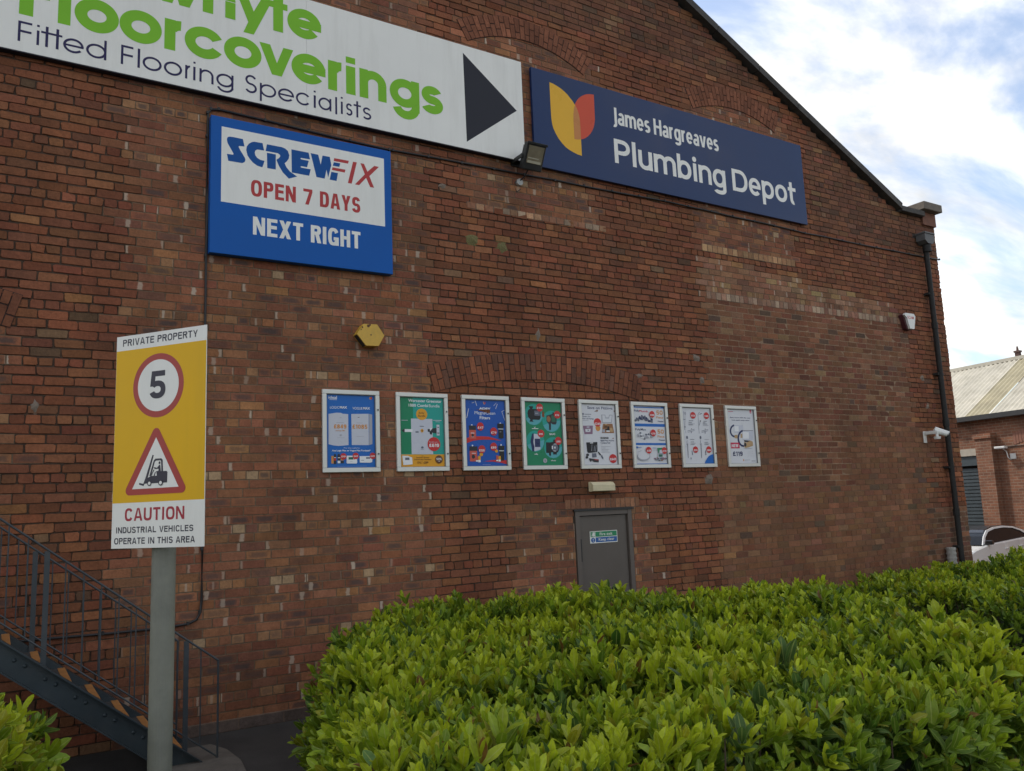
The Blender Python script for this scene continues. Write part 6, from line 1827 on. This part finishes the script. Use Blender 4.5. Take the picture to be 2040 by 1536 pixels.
        c = np.where(ny < .5, old + (mid_ - old) * ny * 2, mid_ + (new - mid_) * (ny - .5) * 2)
        yl = (rg.random(q) < .05 + yellow)[:, None]
        c = np.where(yl, c * .35 + np.array([.30, .25, .018]) * .65, c)
        br = (rg.random(q) < .008)[:, None]
        c = np.where(br, np.array([.17, .085, .02]), c)
        bl = ((rg.random(q) < .02) | big[kk])[:, None]
        c = np.where(bl, np.array([.075, .14, .03]), c)
        c = c * np.exp(rg.normal(0, .13, (q, 1))) * tint
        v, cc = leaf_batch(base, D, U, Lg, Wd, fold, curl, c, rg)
        VV.append(v); CC.append(cc)
    V = np.concatenate(VV); C = np.concatenate(CC)
    nl = len(V) // 21
    F = (np.arange(nl)[:, None, None] * 21 + _q[None]).reshape(-1, 4)
    me = bpy.data.meshes.new('foliage')
    me.vertices.add(len(V)); me.vertices.foreach_set('co', V.astype(np.float32).ravel())
    me.loops.add(F.size); me.loops.foreach_set('vertex_index', F.astype(np.int32).ravel())
    me.polygons.add(len(F)); me.polygons.foreach_set('loop_start', (np.arange(len(F)) * 4).astype(np.int32))
    me.update(calc_edges=True)
    me.polygons.foreach_set('use_smooth', [True] * len(F))
    a = me.attributes.new('col', 'FLOAT_COLOR', 'POINT'); a.data.foreach_set('color', C.astype(np.float32).ravel())
    me.materials.append(LEAF)
    root = empty(name, (cx, cy, 0), label, 'hedge' if name != 'laurel_bush' else 'bush')
    o = bpy.data.objects.new('foliage', me); COL.objects.link(o); o.parent = root; o.location = (-cx, -cy, 0)
    # woody stems: a thicket of twigs under the leaves
    b = MB()
    m = int((x1 - x0) * (y1 - y0) * 26)
    X = rg.uniform(x0, x1, m); Y = rg.uniform(y0, y1, m)
    d_, _, _ = edge_dist(poly, X, Y)
    k = inside(poly, X, Y) & (d_ > .06)
    for x, y in zip(X[k], Y[k]):
        h = float(zf(np.array([x]), np.array([y]))[0]) - .1
        b.tube([(x - cx + rg.normal(0, .05), y - cy + rg.normal(0, .05), 0), (x - cx, y - cy, h * .5), (x - cx + rg.normal(0, .07), y - cy + rg.normal(0, .07), h)], [.011, .008, .004], TWIG, 4, cap=False)
    b.build('stems', root, fixn=False)
    # dense dark inner leaf litter body so the ground never shows through
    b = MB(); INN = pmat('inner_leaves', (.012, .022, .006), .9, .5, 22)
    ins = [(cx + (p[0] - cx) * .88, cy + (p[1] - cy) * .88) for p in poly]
    nn_ = len(ins)
    gx_ = np.linspace(x0, x1, 26); gy_ = np.linspace(y0, y1, 26)
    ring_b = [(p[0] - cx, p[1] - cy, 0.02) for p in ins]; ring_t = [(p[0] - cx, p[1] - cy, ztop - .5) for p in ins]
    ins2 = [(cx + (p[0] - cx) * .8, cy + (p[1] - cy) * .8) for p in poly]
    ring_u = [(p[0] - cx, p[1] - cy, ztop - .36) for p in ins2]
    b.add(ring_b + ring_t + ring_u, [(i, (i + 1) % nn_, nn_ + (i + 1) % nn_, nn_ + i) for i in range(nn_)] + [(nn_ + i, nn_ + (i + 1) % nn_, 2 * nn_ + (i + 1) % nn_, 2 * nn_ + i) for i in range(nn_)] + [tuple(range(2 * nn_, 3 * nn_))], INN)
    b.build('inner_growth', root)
    return root
H1 = [(.1, -1.05), (.96, -.62), (1.9, -.62), (2.9, -1.05), (3.8, -1.8), (4.2, -2.7), (3.75, -4.15), (2.6, -5.7), (1.6, -6.25), (.4, -6.12), (-.2, -5.95), (-1.05, -6.25), (-1.8, -6.35), (-1.88, -5.6), (-1.36, -4.0), (-.92, -2.5)]
hedge('laurel_hedge', H1, 1.045, 'broad clipped light green laurel hedge in front of the fire door', 3, dens=200, young=.8, lscale=1.0)
H2 = [(6.15, -2.6), (6.4, -1.2), (7.3, -.7), (10, -.55), (14, -.5), (14, -4), (9, -4.6), (6.4, -4.2)]
hedge('laurel_hedge', H2, .77, 'further laurel hedge beyond a dark gap, below the drainpipe corner', 8, dens=110, young=.74, side_dens=75)
H3 = [(-2.8, -2.3), (-2.74, -3.4), (-2.8, -4.75), (-3.1, -5.3), (-4.2, -5.0), (-4.3, -2.6), (-3.4, -2.1)]
hedge('laurel_bush', H3, 1.08, 'yellow green laurel bush at the foot of the stairs, left of the sign post', 21, dens=115, young=.85, lscale=1.12, yellow=.16)

# ------------------------------------------------------------------ low industrial building across the yard
dv = Vector((math.sin(R(11.4)), math.cos(R(11.4)), 0)); nn = Vector((dv.y, -dv.x, 0))
low = empty('industrial_unit', (21.787, 4.351, -.36), 'low brick industrial unit with cream corrugated roof and roller shutter across the yard', 'building')
ZO = .36
def lp(a, d, z): return dv * a + nn * d + Vector((0, 0, z + ZO))
def lbox(mb, a0, a1, d0, d1, z0, z1, mat, bev=0):
    k = MB(); k.box((a0, d0, z0), (a1, d1, z1), mat, bev); mb.add([lp(*v) for v in k.v], k.f, mat)
def far_brick():
    m = bpy.data.materials.new('far_brick'); m.use_nodes = True
    t = m.node_tree; L = t.links.new; b = t.nodes['Principled BSDF']; b.inputs['Roughness'].default_value = .9
    uv = N(t, 'ShaderNodeAttribute', attribute_name='buv')
    br = N(t, 'ShaderNodeTexBrick', i_Scale=1.0)
    br.inputs['Color1'].default_value = (.26, .105, .055, 1); br.inputs['Color2'].default_value = (.17, .072, .042, 1); br.inputs['Mortar'].default_value = (.27, .19, .13, 1)
    br.inputs['Mortar Size'].default_value = .009; br.inputs['Brick Width'].default_value = .235; br.inputs['Row Height'].default_value = .082; br.inputs['Bias'].default_value = -.1
    L(uv.outputs['Vector'], br.inputs['Vector'])
    n = N(t, 'ShaderNodeTexNoise', i_Scale=1.6, i_Detail=7.0, i_Roughness=.65)
    L(uv.outputs['Vector'], n.inputs['Vector'])
    r_ = N(t, 'ShaderNodeMapRange', i_1=.3, i_2=.7, i_3=.62, i_4=1.3); L(n.outputs[0], r_.inputs[0])
    s = N(t, 'ShaderNodeVectorMath', operation='SCALE'); L(br.outputs[0], s.inputs[0]); L(r_.outputs[0], s.inputs['Scale'])
    L(s.outputs[0], b.inputs['Base Color'])
    bp = N(t, 'ShaderNodeBump', i_Strength=.5, i_Distance=.01); bp.invert = True
    L(br.outputs['Fac'], bp.inputs['Height']); L(bp.outputs[0], b.inputs['Normal'])
    return m
FB = far_brick()
def add_buv(o):
    me = o.data; a = me.attributes.new('buv', 'FLOAT_VECTOR', 'POINT')
    for i, v in enumerate(me.vertices):
        p = v.co; a.data[i].vector = (p.dot(dv) + p.dot(nn), p.z, 0)
    return o
b = MB()
lbox(b, -16, .62, 0, .3, -.36, 4.05, FB); lbox(b, .62, 3.6, 0, .3, 3.0, 4.05, FB); lbox(b, 3.6, 9, 0, .3, -.36, 4.05, FB); lbox(b, .62, 3.6, .2, .5, -.36, 3.0, pmat('unit_dark', (.03, .03, .03), .9, .2, 3))
add_buv(b.build('wall', low))
for a_ in (.06, -6.2):
    b = MB(); lbox(b, a_, a_ + .54, -.2, -.001, -.36, 3.42, FB); lbox(b, a_ - .04, a_ + .58, -.24, -.001, 3.421, 3.56, FB); add_buv(b.build('brick_pier', low))
LINT = pmat('concrete_lintel', (.42, .38, .31), .85, .15, 6)
b = MB(); lbox(b, .605, 3.7, -.03, .199, 2.95, 3.16, LINT); b.build('lintel', low)
SHUT = pmat('shutter_steel', (.075, .095, .105), .45, .1, 4, metal=.3)
b = MB()
z = -.36
while z < 2.55:
    lbox(b, .65, 3.55, .09, .13, z, z + .075, SHUT); lbox(b, .65, 3.55, .125, .14, z + .0755, z + .1045, SHUT); z += .105
lbox(b, .63, 3.57, .02, .19, 2.66, 2.94, SHUT)
b.build('roller_shutter', low)
# corrugated roof, its sheets running from eave to ridge
CREAMR = pmat('roof_cream', (.48, .45, .37), .75, .16, 1.4, dirt=.5, dscale=3, dcol=(.2, .18, .12))
BAND = pmat('roof_rooflight', (.34, .30, .19), .6, .22, 2.0, dirt=.3, dscale=5, dcol=(.14, .12, .07))
def roof_sheets(name, a0, a1, mat):
    b = MB(); vs = []; pit = R(35); Lr = 3.35; st = .042; n = int(round((a1 - a0) / st))
    for i in range(n + 1):
        a = a0 + i * st; h = .026 * math.cos(2 * math.pi * a / .168)
        for t in (-.18, Lr):
            vs.append(lp(a, math.cos(pit) * t - .02 - h * math.sin(pit), 4.12 + math.sin(pit) * t + h * math.cos(pit)))
    b.add(vs, [(2 * i, 2 * i + 2, 2 * i + 3, 2 * i + 1) for i in range(n)], mat)
    return b.build(name, low, smooth=True)
roof_sheets('roof', .99, 8.97, CREAMR); roof_sheets('roof', -15.95, .15, CREAMR); roof_sheets('rooflight', .15, .99, BAND)
b = MB(); lbox(b, -16, 9, -.26, -.1, 3.98, 4.12, pmat('gutter_black', (.035, .035, .035), .5, .15, 5)); b.build('gutter', low)
b = MB(); lbox(b, -16, 9, 2.62, 2.84, 5.99, 6.1, CREAMR); b.build('ridge_cap', low)
b = MB(); rg_ = random.Random(9)
for i in range(12):
    a = -.55 - i * .092; zc = 3.17 + .03 * i
    lbox(b, a - .04, a + .04, -.012, .02, zc, zc + .34, pmat('far_arch_brick', (.26, .12, .08), .9, .25, 9))
b.build('brick_arch', low)
ul = empty('wall_light', tuple(low.location + lp(-.2, 0, 2.95)), 'small white floodlight on a bracket on the low unit beside its pier', 'light')
b = MB(); b.box((-.28, -.14, .13), (-.1, .16, .2), WPL, .02); b.build('lamp_head', ul)
b = MB(); b.tube([(-.12, 0, .13), (-.05, -.06, .05), (-.1, -.12, -.14), (-.02, -.16, -.2)], .014, WPL, 6); b.box((-.08, -.32, -.18), (-.01, -.16, -.02), WPL, .008); b.build('bracket', ul)
b = MB(); b.tube([tuple(low.location + lp(a, -.02, 3.16 + .03 * math.sin(a * 3))) for a in np.linspace(-14, .0, 40)], .012, CB, 5)
tag(b.build('wall_cable', smooth=True), 'thin dark cable along the low unit wall above its white light', 'cable')
# chimney far behind
ch = empty('chimney_stack', (59.85, 22.05, 0), 'distant brick chimney on a gable peeping over the cream roof ridge', 'chimney')
CHB = pmat('chimney_brick', (.13, .075, .06), .9, .25, 3)
b = MB(); b.box((-.15, -.15, 0), (.15, .15, 11.55), CHB); b.box((-.2, -.2, 11.55), (.2, .2, 11.68), CHB); b.build('stack', ch)
b = MB(); b.tube([(0, 0, 11.68), (0, 0, 12.0)], [.09, .05], CHB, 10); b.build('chimney_pot', ch)
b = MB(); b.prism([(-.151, 0), (-.151, 11.35), (-.9, 10.95), (-3, 10.0), (-3, 0)], 'x', -.1, 2, CHB); b.build('gable', ch)

# ------------------------------------------------------------------ white estate car in the yard
CW = pmat('car_white', (.82, .81, .77), .25, .02, 1.5, coat=.6)
CG = pmat('car_glass', (.008, .009, .01), .2, .1, 2, spec=.1)
CK = pmat('car_black', (.015, .015, .016), .3, .1, 3, coat=.3)
TY = pmat('tyre', (.02, .02, .02), .85, .1, 20); RIM = pmat('alloy', (.4, .4, .4), .3, .1, 9, metal=.8)
LMP = pmat('headlamp', (.5, .52, .55), .1, .1, 9, coat=.6); TL = pmat('tail_lamp', (.3, .01, .01), .15, .1, 9, coat=.5)
car = empty('parked_car', (17.39, 3.17, -.29), 'white estate car with black roof parked nose toward the warehouse corner', 'car', rz=R(9))
def arch_pts(cx, r, n=9): return [(cx + r * math.cos(t), .33 + r * math.sin(t)) for t in [math.pi * k / n for k in range(n + 1)]]
low_edge = [(2.32, .28)] + arch_pts(1.38, .36) + arch_pts(-1.42, .36) + [(-2.28, .3)]
up_edge = [(-2.36, .5), (-2.33, .68), (-2.2, .80), (-1.75, .90), (-.95, .985), (0, 1.0), (1.2, 1.02), (2.1, 1.03), (2.3, .98), (2.38, .7), (2.36, .42)]
prof = low_edge + up_edge
b = MB()
# body sides narrow slightly to the sill and the shoulders
def body_loft(mb, poly, ws, mat):
    n = len(poly); rows = []
    for (s, inset) in ws:
        rows.append([(x * (1 - inset * .25), s, .33 + (z - .33) * (1 - inset * .3)) for x, z in poly])
    vs = [p for r_ in rows for p in r_]; fs = []
    for k in range(len(rows) - 1):
        for i in range(n): fs.append((k * n + i, k * n + (i + 1) % n, (k + 1) * n + (i + 1) % n, (k + 1) * n + i))
    fs.append(tuple(range(n))); fs.append(tuple((len(rows) - 1) * n + i for i in range(n)))
    mb.add(vs, fs, mat)
body_loft(b, prof, [(-.90, .12), (-.87, .02), (-.6, 0), (.6, 0), (.87, .02), (.90, .12)], CW)
b.build('body', car)
# glasshouse: frustum, glass with white pillars and black roof
gl = [(-1.15, .985), (-.75, 1.16), (-.35, 1.28), (.2, 1.335), (.8, 1.34), (1.4, 1.30), (1.85, 1.2), (2.25, 1.03)]
def frust(mb, poly, yb, yt, zb_, zt_, mat, eps=0):
    n = len(poly)
    def yy(z): return yb + (yt - yb) * (z - zb_) / (zt_ - zb_)
    vs = [(x, -yy(z) - eps, z) for x, z in poly] + [(x, yy(z) + eps, z) for x, z in poly]
    fs = [tuple(range(n)), tuple(range(2 * n - 1, n - 1, -1))] + [(i, i + n, (i + 1) % n + n, (i + 1) % n) for i in range(n)]
    mb.add(vs, fs, mat)
b = MB(); frust(b, gl, .83, .62, .985, 1.34, CG); b.build('windows', car)
b = MB(); frust(b, [(-.52, 1.235), (-.35, 1.292), (.2, 1.349), (.8, 1.354), (1.4, 1.314), (1.86, 1.212), (1.8, 1.18), (1.4, 1.27), (.8, 1.31), (.2, 1.305)], .80, .60, .985, 1.34, CK); b.build('roof', car)
inner = [(-.98, 1.0), (-.68, 1.135), (-.3, 1.245), (.2, 1.295), (.8, 1.3), (1.36, 1.262), (1.72, 1.175), (1.98, 1.05)]
for sgn in (-1, 1):
    b = MB()
    yy = lambda z: .83 + (.62 - .83) * (z - .985) / .355
    for k in range(len(gl) - 1):
        pl = [gl[k], gl[k + 1], inner[k + 1], inner[k]]
        vs = [(x, sgn * (yy(z) + .003), z) for x, z in pl] + [(x, sgn * (yy(z) + .02), z) for x, z in pl]
        b.add(vs, [(0, 1, 2, 3), (7, 6, 5, 4)] + [(i, i + 4, (i + 1) % 4 + 4, (i + 1) % 4) for i in range(4)], CW)
    b.build('window_surround', car)
for cx in (-1.42, 1.38):
    for s in (-1, 1):
        b = MB(); b.tube([(cx, s * .88, .33), (cx, s * .68, .33)], .33, TY, 24); w_ = b.build('wheel', car)
        b = MB(); b.tube([(cx, s * .886, .33), (cx, s * .87, .33)], .22, RIM, 20)
        for k in range(5):
            t = 2 * math.pi * k / 5; b.box((cx + .12 * math.cos(t) - .03, min(s * .884, s * .892), .33 + .12 * math.sin(t) - .03), (cx + .12 * math.cos(t) + .03, max(s * .884, s * .892), .33 + .12 * math.sin(t) + .03), CK)
        b.build('rim', w_)
for s in (-1, 1):
    b = MB(); b.box((-.98, min(s * .84, s * 1.0), .98), (-.84, max(s * .84, s * 1.0), 1.08), CK, .03); b.build('wing_mirror', car)
    b = MB(); b.box((.1, min(s * .885, s * .925), .82), (.3, max(s * .885, s * .925), .85), CW, .01); b.box((1.1, min(s * .885, s * .925), .83), (1.3, max(s * .885, s * .925), .86), CW, .01); b.build('door_handle', car)
    b = MB(); b.box((-2.345, min(s * .5, s * .84), .62), (-2.2, max(s * .5, s * .84), .76), LMP, .03); b.build('headlight', car)
    b = MB(); b.box((2.25, min(s * .55, s * .86), .75), (2.385, max(s * .55, s * .86), .92), TL, .03); b.build('tail_light', car)
b = MB(); b.box((-2.375, -.4, .4), (-2.3, .4, .62), CK, .03); b.build('grille', car)
bpy.context.view_layer.update()
